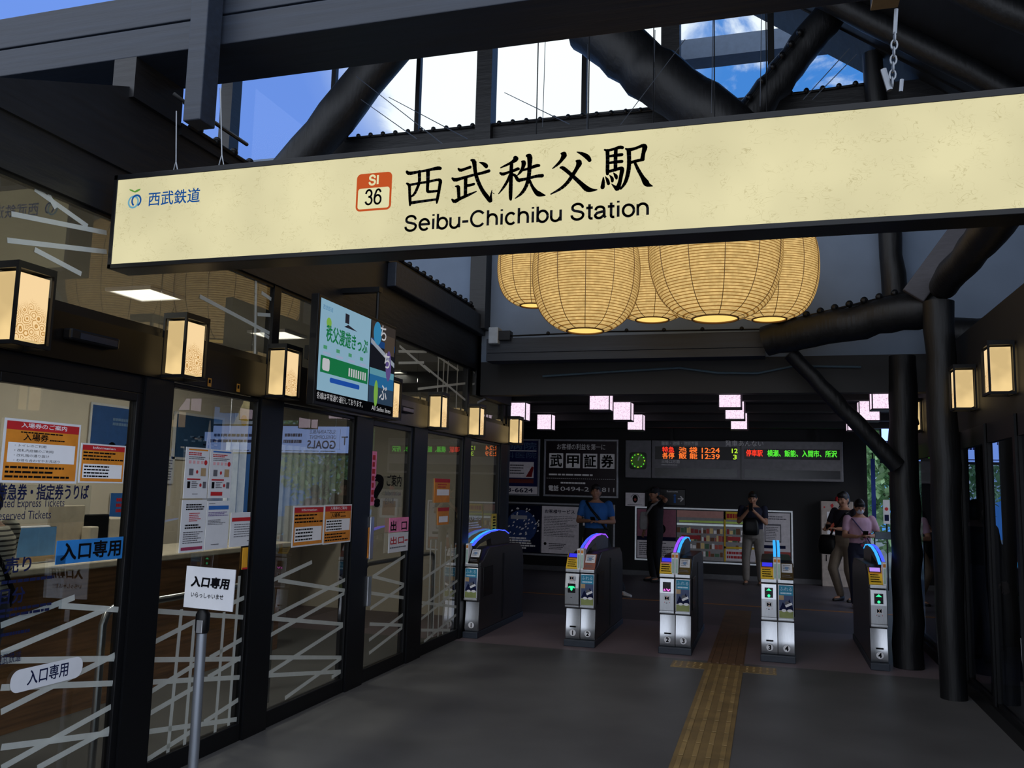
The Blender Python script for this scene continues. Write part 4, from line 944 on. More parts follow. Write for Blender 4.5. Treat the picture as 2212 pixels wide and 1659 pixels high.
def white_sheet(q, label, head, seed, kind):
    P = notice('notice', label, 'notice', q, group='white information sheets on the notice window'); w, h = P.w, P.h
    if kind == 'steps':
        P.rect(w*0.1, h*0.94, w*0.92, h*0.97, head, 1.5); P.lines(w*0.1, h*0.84, w*0.9, h*0.91, 2, RED, 2, seed=seed, fill=0.6)
        P.lines(w*0.12, h*0.76, w*0.86, h*0.83, 2, GREYINK, 2, seed=seed+1); P.disc(w*0.85, h*0.71, w*0.07, RED, 2, 12)
        for i in range(4): P.rect(w*(0.13+0.17*i), h*0.68, w*(0.23+0.17*i), h*0.74, mat('pale_pink_print', (226, 170, 176)), 2)
        P.rect(w*0.16, h*0.45, w*0.34, h*0.58, GREYINK, 2); P.disc(w*0.5, h*0.52, w*0.05, RED, 2, 12); P.rect(w*0.66, h*0.44, w*0.88, h*0.6, mat('tan_print', (176, 148, 110)), 2)
        P.rect(w*0.1, h*0.36, w*0.66, h*0.39, RED, 2); P.rect(w*0.12, h*0.2, w*0.24, h*0.33, INK, 2); P.lines(w*0.3, h*0.2, w*0.6, h*0.34, 4, GREYINK, 2, seed=seed+2); P.disc(w*0.68, h*0.26, w*0.05, RED, 2, 12); P.rect(w*0.78, h*0.2, w*0.92, h*0.33, GREYINK, 2)
        if head is BLUEP: P.rect(w*0.1, h*0.05, w*0.62, h*0.13, RED, 2)
        else: P.lines(w*0.35, h*0.07, w*0.7, h*0.1, 1, GREYINK, 2, seed=seed+3)
    elif kind == 'times':
        P.lines(w*0.15, h*0.8, w*0.9, h*0.93, 3, INK, 2, seed=seed, fill=0.6); P.lines(w*0.3, h*0.58, w*0.8, h*0.76, 5, RED, 2, seed=seed+1); P.lines(w*0.15, h*0.44, w*0.85, h*0.54, 2, INK, 2, seed=seed+2, fill=0.6)
        P.lines(w*0.1, h*0.16, w*0.92, h*0.4, 6, GREYINK, 2, seed=seed+3); P.rect(w*0.05, h*0.04, w*0.92, h*0.1, mat('plum_print', (150, 52, 84)), 2)
    elif kind == 'blue':
        P.rect(w*0.06, h*0.82, w*0.94, h*0.9, BLUEP, 2); P.lines(w*0.06, h*0.93, w*0.4, h*0.96, 1, GREYINK, 2, seed=seed); P.lines(w*0.06, h*0.68, w*0.94, h*0.78, 3, mat('violet_print', (110, 90, 150)), 2, seed=seed+1); P.lines(w*0.06, h*0.5, w*0.9, h*0.62, 4, GREYINK, 2, seed=seed+2); P.lines(w*0.25, h*0.08, w*0.75, h*0.12, 1, GREYINK, 2, seed=seed+4)
    else:
        P.rect(w*0.03, h*0.74, w*0.96, h*0.85, RED, 2); P.lines(w*0.12, h*0.26, w*0.94, h*0.68, 6, GREYINK, 2, seed=seed, fill=0.3); P.lines(w*0.6, h*0.12, w*0.92, h*0.18, 1, GREYINK, 2, seed=seed+2)
    P.done()
white_sheet(((404, 966), (453, 968), (395, 1076), (447, 1077)), 'white sheet with an orange top bar, upper left of four on the notice window', ORANGE, 20, 'steps')
white_sheet(((456, 971), (503, 973), (449, 1077), (497, 1075)), 'white sheet with a blue top bar, upper right of four on the notice window', BLUEP, 30, 'steps')
white_sheet(((395, 1080), (446, 1080), (386, 1195), (441, 1190)), 'white sheet with a plum bottom bar, lower left of four on the notice window', RED, 40, 'times')
white_sheet(((448, 1082), (497, 1082), (442, 1189), (491, 1183)), 'white sheet with a broad blue bar, lower right of four on the notice window', BLUEP, 50, 'blue')
white_sheet(((500, 1108), (560, 1105), (495, 1182), (556, 1177)), 'white sheet with a red bar, standing apart right of the four', RED, 60, 'red')
P = notice('warning_sticker', 'yellow sticker with a black bottle-shaped emblem by the second post', 'sticker', ((525, 1184), (566, 1179), (523, 1231), (564, 1224)), mat('amber_paper', (224, 162, 40)))
P.disc(P.w*0.5, P.h*0.45, P.w*0.2, INK, 2, ry=P.h*0.28); P.disc(P.w*0.5, P.h*0.43, P.w*0.11, WHITEP, 3, ry=P.h*0.17); P.rect(P.w*0.42, P.h*0.7, P.w*0.58, P.h*0.88, INK, 2); P.rect(0, 0, P.w, P.h*0.08, RED, 2); P.done()
P = notice('door_sticker', 'tall narrow pink strip with red marks on the question mark door', 'sign', ((804, 976), (815, 974), (798, 1093), (809, 1091)), PINKP); P.lines(P.w*0.2, P.h*0.05, P.w*0.8, P.h*0.95, 7, RED, 2, seed=71, fill=0.7); P.done()
P = notice('door_lettering', 'black question mark information lettering on the exit door glass', 'lettering', ((810, 1028), (872, 1030), (808, 1096), (868, 1096)), GLASS)
P.text('?', 0.0, 0.02, 0.36, INK, 2, w=0.16, bold=0.04, res=6); P.text('ご案内', P.w*0.4, P.h*0.68, 0.11, INK, 2, w=P.w*0.52, bold=0.015); P.text('Information', P.w*0.36, P.h*0.38, 0.06, GREYINK, 2, w=P.w*0.56); P.text('안내', P.w*0.36, P.h*0.1, 0.06, GREYINK, 2, w=P.w*0.3); P.done()
P = notice('door_sticker', 'pink exit sheet with dark characters on the exit door', 'sign', ((842, 1120), (883, 1116), (841, 1150), (882, 1147)), PINKP, X=XL+0.025); P.text('出', P.w*0.06, P.h*0.1, P.h*0.75, INK, 2, w=P.w*0.28, bold=0.03); P.text('口', P.w*0.62, P.h*0.12, P.h*0.7, INK, 2, w=P.w*0.28, bold=0.03); P.done()
P = notice('door_sticker', 'white exit sheet with red characters under the pink exit sheet', 'sign', ((840, 1152), (882, 1149), (839, 1194), (881, 1190)), PAPER, X=XL+0.025); P.text('出口', P.w*0.08, P.h*0.42, P.h*0.42, RED, 2, w=P.w*0.68, bold=0.03); P.rect(P.w*0.8, P.h*0.53, P.w*0.97, P.h*0.6, RED, 2); P.lines(P.w*0.06, P.h*0.18, P.w*0.96, P.h*0.32, 1, GREYINK, 2, seed=73); P.done()
P = notice('door_sticker', 'narrow orange and red strip on the post left of the exit door', 'sign', ((796, 1140), (806, 1138), (794, 1206), (803, 1204)), ORANGE, X=XL+0.04); P.lines(P.w*0.2, P.h*0.1, P.w*0.8, P.h*0.9, 5, RED, 2, seed=74, fill=0.6); P.done()
P = notice('notice', 'upper small orange and red notice on the pane next to gate one', 'notice', ((940, 1034), (972, 1034), (937, 1086), (971, 1085)), ORANGE); P.rect(0, P.h*0.84, P.w, P.h, RED, 2); P.rect(P.w*0.15, P.h*0.3, P.w*0.95, P.h*0.55, WHITEP, 2); P.lines(P.w*0.2, P.h*0.6, P.w*0.9, P.h*0.8, 2, RED, 2, seed=75); P.done()
P = notice('notice', 'lower small orange and red notice on the pane next to gate one', 'notice', ((947, 1097), (970, 1096), (944, 1134), (969, 1133)), ORANGE); P.rect(0, P.h*0.8, P.w, P.h, RED, 2); P.rect(P.w*0.1, P.h*0.15, P.w*0.9, P.h*0.5, WHITEP, 2); P.done()
P = notice('door_sticker', 'narrow yellow strip on the glass just past gate one', 'sign', ((1063, 1110), (1073, 1110), (1062, 1149), (1072, 1148)), YELP); P.lines(P.w*0.2, P.h*0.1, P.w*0.8, P.h*0.9, 5, INK, 2, seed=76, fill=0.5); P.done()
P = notice('door_lettering', 'small white lettering on the window just past gate one', 'lettering', ((1006, 1112), (1042, 1112), (1006, 1142), (1042, 1142)), GLASS); P.text('呼び出し', 0, P.h*0.6, P.h*0.35, WHITEP, 2, w=P.w*0.9); P.lines(0, 0, P.w, P.h*0.5, 3, WHITEP, 2, seed=77); P.done()
# small fittings on the transom beam
sn = thing('door_sensor', 'slim dark door sensor on the beam above the entrance door', 'sensor', (XL+0.07, 3.2, 2.25))
a, b = on_x(145, 730, XL+0.08), on_x(252, 748, XL+0.08)
MB(BLACK).box(XL+0.05, XL+0.10, a.y, b.y, 2.26, 2.315).build('housing', sn, bevel=0.01); MB(mat('sensor_lens', (30, 34, 44), 0.15)).box(XL+0.1, XL+0.103, a.y+0.06, b.y-0.02, 2.27, 2.3).build('lens', sn)
s2 = dup(sn, (0, on_x(870, 890, XL+0.08).y-a.y-0.1, 0.01), 'slim dark door sensor on the beam beyond the wall screen')
for px, py, l in ((453, 826, 'small gold sticker on the beam, left of two above the notice window'), (515, 838, 'small gold sticker on the beam, right of two above the notice window')):
    p = on_x(px, py, XL+0.052); P = Pan(*left_frame(XL+0.052, p.y-0.02, p.z-0.025)); P.rect(0, 0, 0.036, 0.05, mat('gold_sticker', (170, 118, 40), 0.4), 1); P.rect(0.008, 0.02, 0.028, 0.042, INK, 2); tag(P.build('beam_sticker'), l, 'sticker')

# ---------------------------------------------------------------- stand with the white entrance sign
st = thing('sign_stand', 'silver pole stand in front of the notice window', 'stand', (-2.815, 3.9, 0))
pb = MB(mat('satin_aluminium', (150, 156, 166), 0.38, metal=0.75, scale=20, stretch=(1, 1, 0.2))); pb.tube([(-2.815, 3.9, 0.02), (-2.815, 3.9, 0.86)], 0.0255, 20); pb.build('pole', st, smooth=True)
MB(BLACK).lathe((-2.815, 3.9, 0), [(0.0, 0.026), (0.05, 0.024), (0.17, 0.014), (0.175, 0.0), (0.0, 0.0)], 32).build('base', st, smooth=True)
cl_ = MB(BLACK); cl_.tube([(-2.815, 3.9, 0.835), (-2.815, 3.9, 0.85), (-2.815, 3.9, 0.93), (-2.815, 3.9, 0.955)], [0.03, 0.036, 0.036, 0.022], 18); cl_.build('belt_head', st, smooth=True)
MB(STEEL).box(-2.822, -2.786, 3.858, 3.866, 0.84, 0.905).build('belt_clip', st, bevel=0.003)
so = thing('card_sign', 'square white entrance-only card on top of the silver pole', 'sign', (-2.815, 3.9, 0.956))
tl, tr, bl_, br_ = [on_y(a, b, 3.87) for a, b in ((400, 1222), (505, 1231), (396, 1311), (500, 1320))]
U_ = (tr-tl).normalized(); V_ = (tl-bl_); V_ = (V_-U_*V_.dot(U_)).normalized(); P = Pan(bl_+Vector((0, 0, 0)), U_, V_); w_ = (tr-tl).length; h_ = (tl-bl_).length
P.slab(0, 0, w_, h_, 0.006, PAPER); P.text('入口専用', w_*0.12, h_*0.52, h_*0.27, INK, 2, w=w_*0.76, bold=0.045, res=5, skew=0.12); P.text('いらっしゃいませ', w_*0.14, h_*0.26, h_*0.14, INK, 2, w=w_*0.66, bold=0.01)
P.build('card', so); MB(BLACK).box(-2.83, -2.8, 3.88, 3.9, 0.956, 1.12).build('card_holder', so)
# ---------------------------------------------------------------- ticket gates
GREENL = emi('green_signal', (60, 240, 160), 1.2); PINKL = emi('pink_signal', (250, 120, 230), 1.2); BLUEL = emi('blue_led', (70, 90, 255), 1.3); CYANL = emi('cyan_led', (60, 170, 250), 1.2); VIOL = emi('violet_led', (150, 80, 250), 1.2)
SCRB = emi('blue_mini_screen', (60, 60, 240), 0.9); SCRV = emi('violet_mini_screen', (190, 150, 250), 0.9)
GLOSSB = mat('glossy_black_panel', (16, 16, 20), 0.15)
REDDISH = mat('copper_reader_bed', (150, 92, 76), 0.5)
def ticket_gate(label, xc, halves, led, digits, poster_dx=0):
    """Gate cabinet facing -Y. halves: list of 'display:<sign>', 'poster'; x runs left to right."""
    n = len(halves); hw = 0.158*n/2.0; x0 = xc-hw
    t = thing('ticket_gate', label, 'ticket gate', (xc, YG+0.8, 0), 'ticket gates across the hall')
    b = MB(DGREY)
    prof = [(0.07, 0.06), (1.78, 0.06), (1.8, 0.2), (1.8, 0.72), (1.74, 0.86), (1.6, 0.93), (0.42, 0.95), (0.34, 0.93), (0.16, 0.82), (0.07, 0.8)]
    b.prism([(x0+0.004, YG+y, z) for y, z in prof], (2*hw-0.008, 0, 0)); b.build('cabinet', t, bevel=0.012)
    MB(NAVYP).box(x0-0.006, x0+2*hw+0.006, YG-0.005, YG+1.8, 0, 0.065).build('plinth', t, bevel=0.006)
    # raised fin with the light arch
    xa = xc if n == 2 else (xc+0.05 if halves[0].startswith('d') else xc-0.05)
    arch = [(0.1, 0.985), (0.25, 1.035), (0.45, 1.08), (0.7, 1.11), (1.0, 1.12), (1.25, 1.105), (1.45, 1.06)]
    fin = MB(GREYM if n == 2 else DGREY)
    fin.prism([(xa-0.03, YG+y, z-0.012) for y, z in arch]+[(xa-0.03, YG+1.45, 0.93), (xa-0.03, YG+0.75, 0.93), (xa-0.03, YG+0.7, 1.03), (xa-0.03, YG+0.3, 0.98), (xa-0.03, YG+0.14, 0.93)], (0.06, 0, 0)); fin.build('arch_fin', t)
    for sx, lm in ((-0.02, led[0]), (0.02, led[1])):
        m = MB(lm); w = 0.013
        for i in range(len(arch)-1):
            (ya, za), (yb, zb) = arch[i], arch[i+1]
            m.add([(xa+sx-w, YG+ya, za), (xa+sx+w, YG+ya, za), (xa+sx+w, YG+yb-0.02, zb-0.004), (xa+sx-w, YG+yb-0.02, zb-0.004), (xa+sx-w, YG+ya, za-0.012), (xa+sx+w, YG+ya, za-0.012), (xa+sx+w, YG+yb-0.02, zb-0.016), (xa+sx-w, YG+yb-0.02, zb-0.016)],
                  [(0, 1, 2, 3), (4, 5, 6, 7), (0, 1, 5, 4), (1, 2, 6, 5), (2, 3, 7, 6), (3, 0, 4, 7)])
        m.build('light_strip', t)
    # pillars between the two reader beds
    for sx in ((-0.018, 0.018) if n == 2 else (0.0,)):
        xx = xc+sx if n == 2 else (x0+2*hw-0.02 if halves[0].startswith('d') else x0+0.02)
        m = MB(WHITEP); m.box(xx-0.016, xx+0.016, YG-0.004, YG+0.12, 0.765, 1.0); m.use(mat('pastel_label', (176, 206, 190))).box(xx-0.01, xx+0.01, YG-0.006, YG-0.004, 0.8, 0.94); m.use(ORANGE).box(xx-0.012, xx+0.012, YG-0.006, YG-0.004, 0.955, 0.985)
        m.build('divider_pillar', t, bevel=0.004)
    for i, hk in enumerate(halves):
        a = x0+0.158*i; bq = a+0.158; g = 0.004
        # lower stainless panel, gently hollow
        m = MB(STEEL); pr = [(0.045, 0.07), (0.03, 0.1), (0.045, 0.2), (0.058, 0.3), (0.062, 0.375)]
        vs = []; fs = []
        for y, z in pr:
            for u in range(7): f = u/6; vs.append((a+g+(0.158-2*g)*f, YG+y+0.006*math.sin(PI*f), z))
        for r_ in range(len(pr)-1):
            for u in range(6): fs.append((r_*7+u, r_*7+u+1, (r_+1)*7+u+1, (r_+1)*7+u))
        m.add(vs, fs); m.build('kick_panel', t, smooth=True)
        P = Pan(*front_frame(a, YG+0.022, 0.0)); P.disc(0.082, 0.135, 0.033, WHITEP, 1); P.text(digits[i], 0.082, 0.113, 0.062, INK, 2, align='C', bold=0.04, res=5)
        if hk != 'poster': P.rect(0.05, 0.19, 0.115, 0.205, INK, 1)
        P.build('number_label', t)
        # upper module
        m = MB(STEEL); out = 0.02 if (hk.startswith('d') and 'round' in hk) else 0.0
        m.prism([(a+g, YG+0.09, 0.395), (a+g, YG-0.012, 0.395), (a+g, YG-0.02-out, 0.43), (a+g, YG-0.02-out*1.4, 0.6), (a+g, YG-0.01-out*0.5, 0.745), (a+g, YG+0.09, 0.75)], (0.158-2*g, 0, 0))
        m.build('front_module', t, bevel=0.006)
        MB(STEEL).box(a+g, bq-g, YG-0.022, YG+0.1, 0.757, 0.79).build('top_rail', t, bevel=0.004)
        MB(STEEL).box(a+g, bq-g, YG-0.03, YG-0.004, 0.4, 0.42).build('bottom_rail', t, bevel=0.004)
        Yp = YG-0.026-out*1.5
        P = Pan(*front_frame(a, Yp, 0.0))
        if hk == 'poster':
            P.slab(0.012, 0.425, 0.15, 0.742, 0.003, PAPER); P.rect(0.016, 0.645, 0.147, 0.738, TEALP, 1); P.text('ふれる', 0.022, 0.688, 0.042, mat('pale_blue_print', (196, 226, 240)), 2, w=0.115); P.lines(0.03, 0.655, 0.14, 0.675, 1, mat('pale_blue_print', (196, 226, 240)), 2, seed=3, fill=0.7)
            P.rect(0.016, 0.5, 0.147, 0.645, mat('dusk_blue_print', (70, 84, 120)), 1); P.rect(0.016, 0.6, 0.06, 0.645, mat('tan_print', (176, 148, 110)), 1.5); P.poly([(0.016, 0.5), (0.05, 0.58), (0.08, 0.54), (0.11, 0.61), (0.147, 0.52), (0.147, 0.5)], NAVY, 2)
            P.disc(0.09, 0.57, 0.022, GREYINK, 2.5, 12); P.poly([(0.07, 0.55), (0.13, 0.58), (0.14, 0.56), (0.08, 0.53)], WHITEP, 3)
            P.disc(0.06, 0.5, 0.022, WHITEP, 3, 12, ry=0.014); P.disc(0.115, 0.5, 0.026, WHITEP, 3, 12, ry=0.014); P.rect(0.016, 0.43, 0.147, 0.495, OLIVE, 2); P.build('poster_panel', t)
        else:
            kind = hk.split(':')[1]; top = 'low' in hk
            dz = 0.55 if top else 0.615
            P.rect(0.04, dz, 0.118, dz+0.095, GLOSSB, 1)
            if kind.startswith('down'):
                P.poly([(0.045, dz+0.06), (0.06, dz+0.07), (0.1, dz+0.07), (0.114, dz+0.06), (0.112, dz+0.045), (0.095, dz+0.055), (0.09, dz+0.03), (0.079, dz+0.02), (0.068, dz+0.03), (0.063, dz+0.055), (0.047, dz+0.045)], GREENL, 2)
            elif kind.startswith('up'):
                P.poly([(0.079, dz+0.09), (0.106, dz+0.066), (0.09, dz+0.066), (0.068, dz+0.066), (0.052, dz+0.066)], GREENL, 2); P.disc(0.079, dz+0.018, 0.014, GREENL, 2, 12); P.rect(0.05, dz+0.034, 0.056, dz+0.044, mat('dim_red_dot', (110, 26, 30)), 2)
            else:
                P.rect(0.04, dz, 0.118, dz+0.028, mat('magenta_base', (120, 20, 120)), 1.5); P.poly([(0.045, dz+0.008), (0.055, dz+0.03), (0.07, dz+0.008)], PINKL, 2); P.poly([(0.072, dz+0.03), (0.082, dz+0.03), (0.096, dz+0.018), (0.108, dz+0.03), (0.116, dz+0.022), (0.098, dz+0.004), (0.085, dz+0.01)], PINKL, 2)
            kz = 0.7 if top else dz-0.065
            P.rrect(0.05, kz-0.025, 0.112, kz+0.025, 0.006, PAPER, 1)
            P.poly([(0.06, kz+0.02), (0.08, kz+0.005), (0.08, kz-0.005), (0.06, kz-0.02)], INK, 2); P.poly([(0.1, kz+0.02), (0.082, kz+0.005), (0.082, kz-0.005), (0.1, kz-0.02)], INK, 2); P.poly([(0.072, kz+0.018), (0.081, kz+0.008), (0.09, kz+0.018)], ORANGE, 2); P.poly([(0.072, kz-0.018), (0.081, kz-0.008), (0.09, kz-0.018)], ORANGE, 2)
            P.rect(0.07, 0.5, 0.085, 0.506, INK, 1); P.rect(0.055, kz-0.045, 0.06, kz-0.038, RED, 1); P.rect(0.105, kz-0.045, 0.11, kz-0.038, RED, 1)
            P.build('display_panel', t)
        # reader bed on the sloping top
        u = a+0.008 if i == 0 else a+0.034; v = bq-(0.034 if (i == 0 and n == 2) else 0.008)
        if n == 1: u, v = (a+0.006, bq-0.04) if hk.startswith('d') else (a+0.04, bq-0.006)
        O = Vector((u, YG-0.012, 0.795)); Vv = Vector((0, 0.62, 0.78)); P = Pan(O, (1, 0, 0), Vv); W_ = v-u; Hh = 0.19
        if hk == 'poster':
            P.slab(-0.004, 0, W_+0.004, Hh, 0.02, REDDISH if 'two' in label else GLOSSB); P.rect(W_*0.08, Hh*0.42, W_*0.95, Hh*0.95, PAPER, 1)
            P.lines(W_*0.2, Hh*0.5, W_*0.85, Hh*0.9, 4, GREYINK, 2, seed=8); P.disc(W_*0.5, Hh*0.68, W_*0.16, mat('soft_blue_print', (110, 140, 180)), 3, 14); P.lines(W_*0.1, Hh*0.1, W_*0.9, Hh*0.3, 2, GREYINK, 2, seed=9)
            P.build('card_reader', t)
        else:
            P.slab(-0.004, 0, W_+0.004, Hh, 0.02, YELP); P.lines(W_*0.08, Hh*0.08, W_*0.92, Hh*0.62, 4, INK, 2, seed=10); P.rect(0, Hh*0.62, W_, Hh*0.7, PINKP if 'pink' in hk else ORANGE, 1)
            P.rect(0, Hh*0.7, W_, Hh, GLOSSB, 1); P.rect(W_*0.08, Hh*0.74, W_*0.92, Hh*0.98, SCRV if 'violet' in hk else SCRB, 2); P.build('ticket_slot_panel', t)
    # side fittings
    MB(GLOSSB).box(x0+2*hw-0.002, x0+2*hw+0.006, YG+0.16, YG+0.5, 0.42, 0.74).build('side_sensor', t, bevel=0.004)
    MB(BLACK).box(x0+2*hw-0.002, x0+2*hw+0.004, YG+0.9, YG+0.93, 0.1, 0.85).build('side_seam', t)
    return t
ticket_gate('half-width ticket gate one at the left glass wall, blue arch light', -3.1, ['poster'], (CYANL, BLUEL), ['1'])
ticket_gate('ticket gate between lanes one and two with a green arrow and copper reader', -1.9, ['display:down round low', 'poster'], (BLUEL, VIOL), ['1', '2'])
ticket_gate('ticket gate between lanes marked 2 and 3 with the pink display', -0.922, ['display:pink', 'poster'], (VIOL, CYANL), ['2', '3'])
ticket_gate('ticket gate between lanes marked 3 and 4 with a green upward arrow', 0.068, ['display:up', 'poster'], (CYANL, CYANL), ['3', '4'])
ticket_gate('half-width ticket gate four beside the log post, violet screen', 0.985, ['display:up violet'], (CYANL, BLUEL), ['4'])

# tactile guide path
TACT = mat('worn_yellow_tactile', (120, 98, 60), 0.55, var=0.3, scale=5); TACT2 = mat('worn_tactile_bars', (142, 117, 72), 0.5, var=0.3, scale=5)
tp = thing('tactile_path', 'worn yellow tactile guide path leading to ticket gate lane three', 'tactile paving', (-0.415, 8, 0))
m = MB(TACT); m.box(-0.585, -0.245, 2.5, 8.62, 0.0, 0.006); m.build('base_tiles', tp)
m = MB(TACT2)
for r_ in range(20):
    y = 2.6+0.3*r_
    if y > 8.3: break
    for c in range(4): xx = -0.54+0.083*c; m.box(xx-0.016, xx+0.016, y, y+0.27, 0.006, 0.011)
m.build('guide_bars', tp, bevel=0.003)
m = MB(mat('worn_brown_tactile', (98, 72, 50), 0.5, var=0.3, scale=5)); m.box(-0.585, -0.245, 8.62, 12.6, 0, 0.005)
for c in range(5): xx = -0.56+0.073*c; m.box(xx-0.012, xx+0.012, 8.65, 11.0, 0.005, 0.011)
m.build('inner_guide_bars', tp)
m = MB(TACT); m.box(-0.9, -0.585, 8.33, 8.62, 0, 0.006); m.box(-0.245, 0.05, 8.33, 8.62, 0, 0.006); m.use(TACT2)
for xx in [-0.87+0.06*i for i in range(5)]+[-0.21+0.06*i for i in range(5)]:
    for yy in (8.37, 8.44, 8.51, 8.58): m.tube([(xx, yy, 0.004), (xx, yy, 0.011)], [0.014, 0.01], 8)
m.build('warning_dots', tp)

# ---------------------------------------------------------------- back wall: adverts, board, clock, notice case
def case(name, label, cat, x0, x1, z0, z1, face, frame=mat('satin_frame', (200, 202, 208), 0.42, metal=0.35), fw=0.035, d=0.05, Y=YB):
    t = thing(name, label, cat, ((x0+x1)/2, Y-d, z0))
    f = MB(frame); f.box(x0-fw, x1+fw, Y-d, Y-0.004, z0-fw, z0); f.box(x0-fw, x1+fw, Y-d, Y-0.004, z1, z1+fw); f.box(x0-fw, x0, Y-d, Y-0.004, z0, z1); f.box(x1, x1+fw, Y-d, Y-0.004, z0, z1); f.build('frame', t, bevel=0.005)
    P = Pan(*front_frame(x0, Y-d*0.55, z0)); P.w = x1-x0; P.h = z1-z0; P.slab(0, 0, P.w, P.h, 0.015, face); P.t = t
    return P
MAROON = mat('dark_maroon_board', (40, 26, 34), 0.4); DIMW = mat('dim_white_print', (170, 170, 176), 0.5, emit=(150, 150, 156), es=0.16)
LITEW = mat('emissive_white_print', (178, 176, 182), 0.6, emit=(150, 146, 156), es=0.12)  # white print with a weak emission of its own
P = case('advert_board', 'black and maroon securities advert board with four boxed characters', 'advert', -4.33, -2.88, 1.5, 2.58, MAROON); w, h = P.w, P.h
P.text('お客様の利益を第一に', w*0.5, h*0.84, 0.13, DIMW, 2, w=w*0.68, align='C')
for i, ch_ in enumerate('武甲証券'):
    a = w*0.05+i*w*0.24; P.rect(a, h*0.5, a+w*0.2, h*0.77, DIMW, 1); P.text(ch_, a+w*0.02, h*0.525, h*0.24, INK, 2, w=w*0.16, bold=0.03, res=5)
P.lines(w*0.05, h*0.35, w*0.98, h*0.4, 1, DIMW, 2, seed=2, fill=0.6)
for i in range(34): P.rect(w*0.02+i*w*0.0285, h*0.3, w*0.02+i*w*0.0285+w*0.012, h*0.31, DIMW, 2)
P.lines(w*0.22, h*0.2, w*0.6, h*0.25, 1, DIMW, 2, seed=3, fill=0.6)
P.text('電話', w*0.05, h*0.07, 0.12, DIMW, 2, w=w*0.14, bold=0.02); P.text('0494-2', w*0.22, h*0.075, 0.12, DIMW, 2, w=w*0.4); P.text('811', w*0.8, h*0.075, 0.12, DIMW, 2, w=w*0.17)
P.build('advert_face', P.t)
P = case('advert_board', 'blue animal hospital advert board cut off by the corner of the office', 'advert', -5.75, -4.49, 1.5, 2.58, mat('deep_blue_board', (30, 40, 110), 0.5)); w, h = P.w, P.h
P.text('動物病院', w*0.05, h*0.83, 0.16, mat('soft_blue_print', (110, 140, 180)), 2, w=w*0.92, bold=0.02); P.text('獣医科医院', w*0.05, h*0.67, 0.13, mat('soft_blue_print'), 2, w=w*0.92); P.rect(w*0.05, h*0.8, w*0.97, h*0.815, DIMW, 2)
P.rect(w*0.5, h*0.3, w*0.93, h*0.6, LITEW, 1); P.poly([(w*0.8, h*0.32), (w*0.9, h*0.32), (w*0.93, h*0.5), (w*0.9, h*0.52)], RED, 2); P.lines(w*0.53, h*0.36, w*0.78, h*0.56, 4, GREYINK, 2, seed=4); P.rect(w*0.48, h*0.2, w*0.93, h*0.28, mat('brick_print', (160, 70, 60)), 1)
P.rect(0, 0, w, h*0.14, LITEW, 1); P.text('3-6624', w*0.5, h*0.03, 0.12, NAVY, 2, w=w*0.42, bold=0.02); P.build('advert_face', P.t)
P = case('poster_case', 'long low poster case under the black securities advert', 'poster case', -5.5, -2.94, 0.32, 1.3, mat('case_back', (34, 36, 44), 0.5)); P.build('case_back', P.t)
def poster(label, x0, x1, z0, z1, draw, paper=PAPER, Y=YB-0.046):
    P = Pan(*front_frame(x0, Y, z0)); P.w = x1-x0; P.h = z1-z0; P.slab(0, 0, P.w, P.h, 0.004, paper); draw(P, P.w, P.h); return tag(P.build('poster'), label, 'poster')
def d_night(P, w, h):
    rr = random.Random(5); P.rect(0, 0, w, h, NAVY, 1); P.disc(w*0.55, h*0.55, w*0.36, mat('night_blue_print', (60, 90, 160)), 1.5, 20)
    for i in range(46):
        a = rr.uniform(0, 2*PI); r_ = rr.uniform(0.1, 0.5); x, y = w*0.52+w*0.9*r_*math.cos(a), h*0.58+h*0.7*r_*math.sin(a)
        x = min(max(x, w*0.06), w*0.92); y = min(max(y, h*0.36), h*0.95)
        P.poly([(x, y), (x+w*0.05, y+h*0.02), (x+w*0.03, y+h*0.05)], DIMW, 2+0.1*i)
    P.rect(w*0.3, h*0.7, w*0.68, h*0.78, WHITEP, 9); P.lines(w*0.1, h*0.06, w*0.95, h*0.32, 5, DIMW, 9, seed=2, fill=0.6)
poster('dark blue night festival poster, left in the low poster case', -5.3, -4.4, 0.34, 1.27, d_night)
def d_text(P, w, h):
    P.text('お客様サービス', w*0.08, h*0.85, 0.08, NAVY, 2, w=w*0.8, bold=0.02); P.lines(w*0.06, h*0.35, w*0.95, h*0.8, 13, GREYINK, 2, seed=9, fill=0.3); P.disc(w*0.1, h*0.2, w*0.04, INK, 2, 10); P.lines(w*0.2, h*0.08, w*0.7, h*0.22, 4, GREYINK, 2, seed=3)
poster('white text-filled poster, middle of the low poster case', -4.38, -3.62, 0.34, 1.27, d_text, LITEW)
def d_dark(P, w, h):
    P.rect(0, 0, w, h, mat('dark_green_print', (40, 48, 44)), 1); P.lines(w*0.1, h*0.6, w*0.5, h*0.95, 4, DIMW, 2, seed=4, fill=0.7); P.disc(w*0.25, h*0.3, w*0.18, OLIVE, 2, 12); P.disc(w*0.6, h*0.2, w*0.2, mat('plum_print', (150, 52, 84)), 2, 12)
poster('dark mixed-colour poster behind the blue-shirted man', -3.6, -2.97, 0.34, 1.27, d_dark)
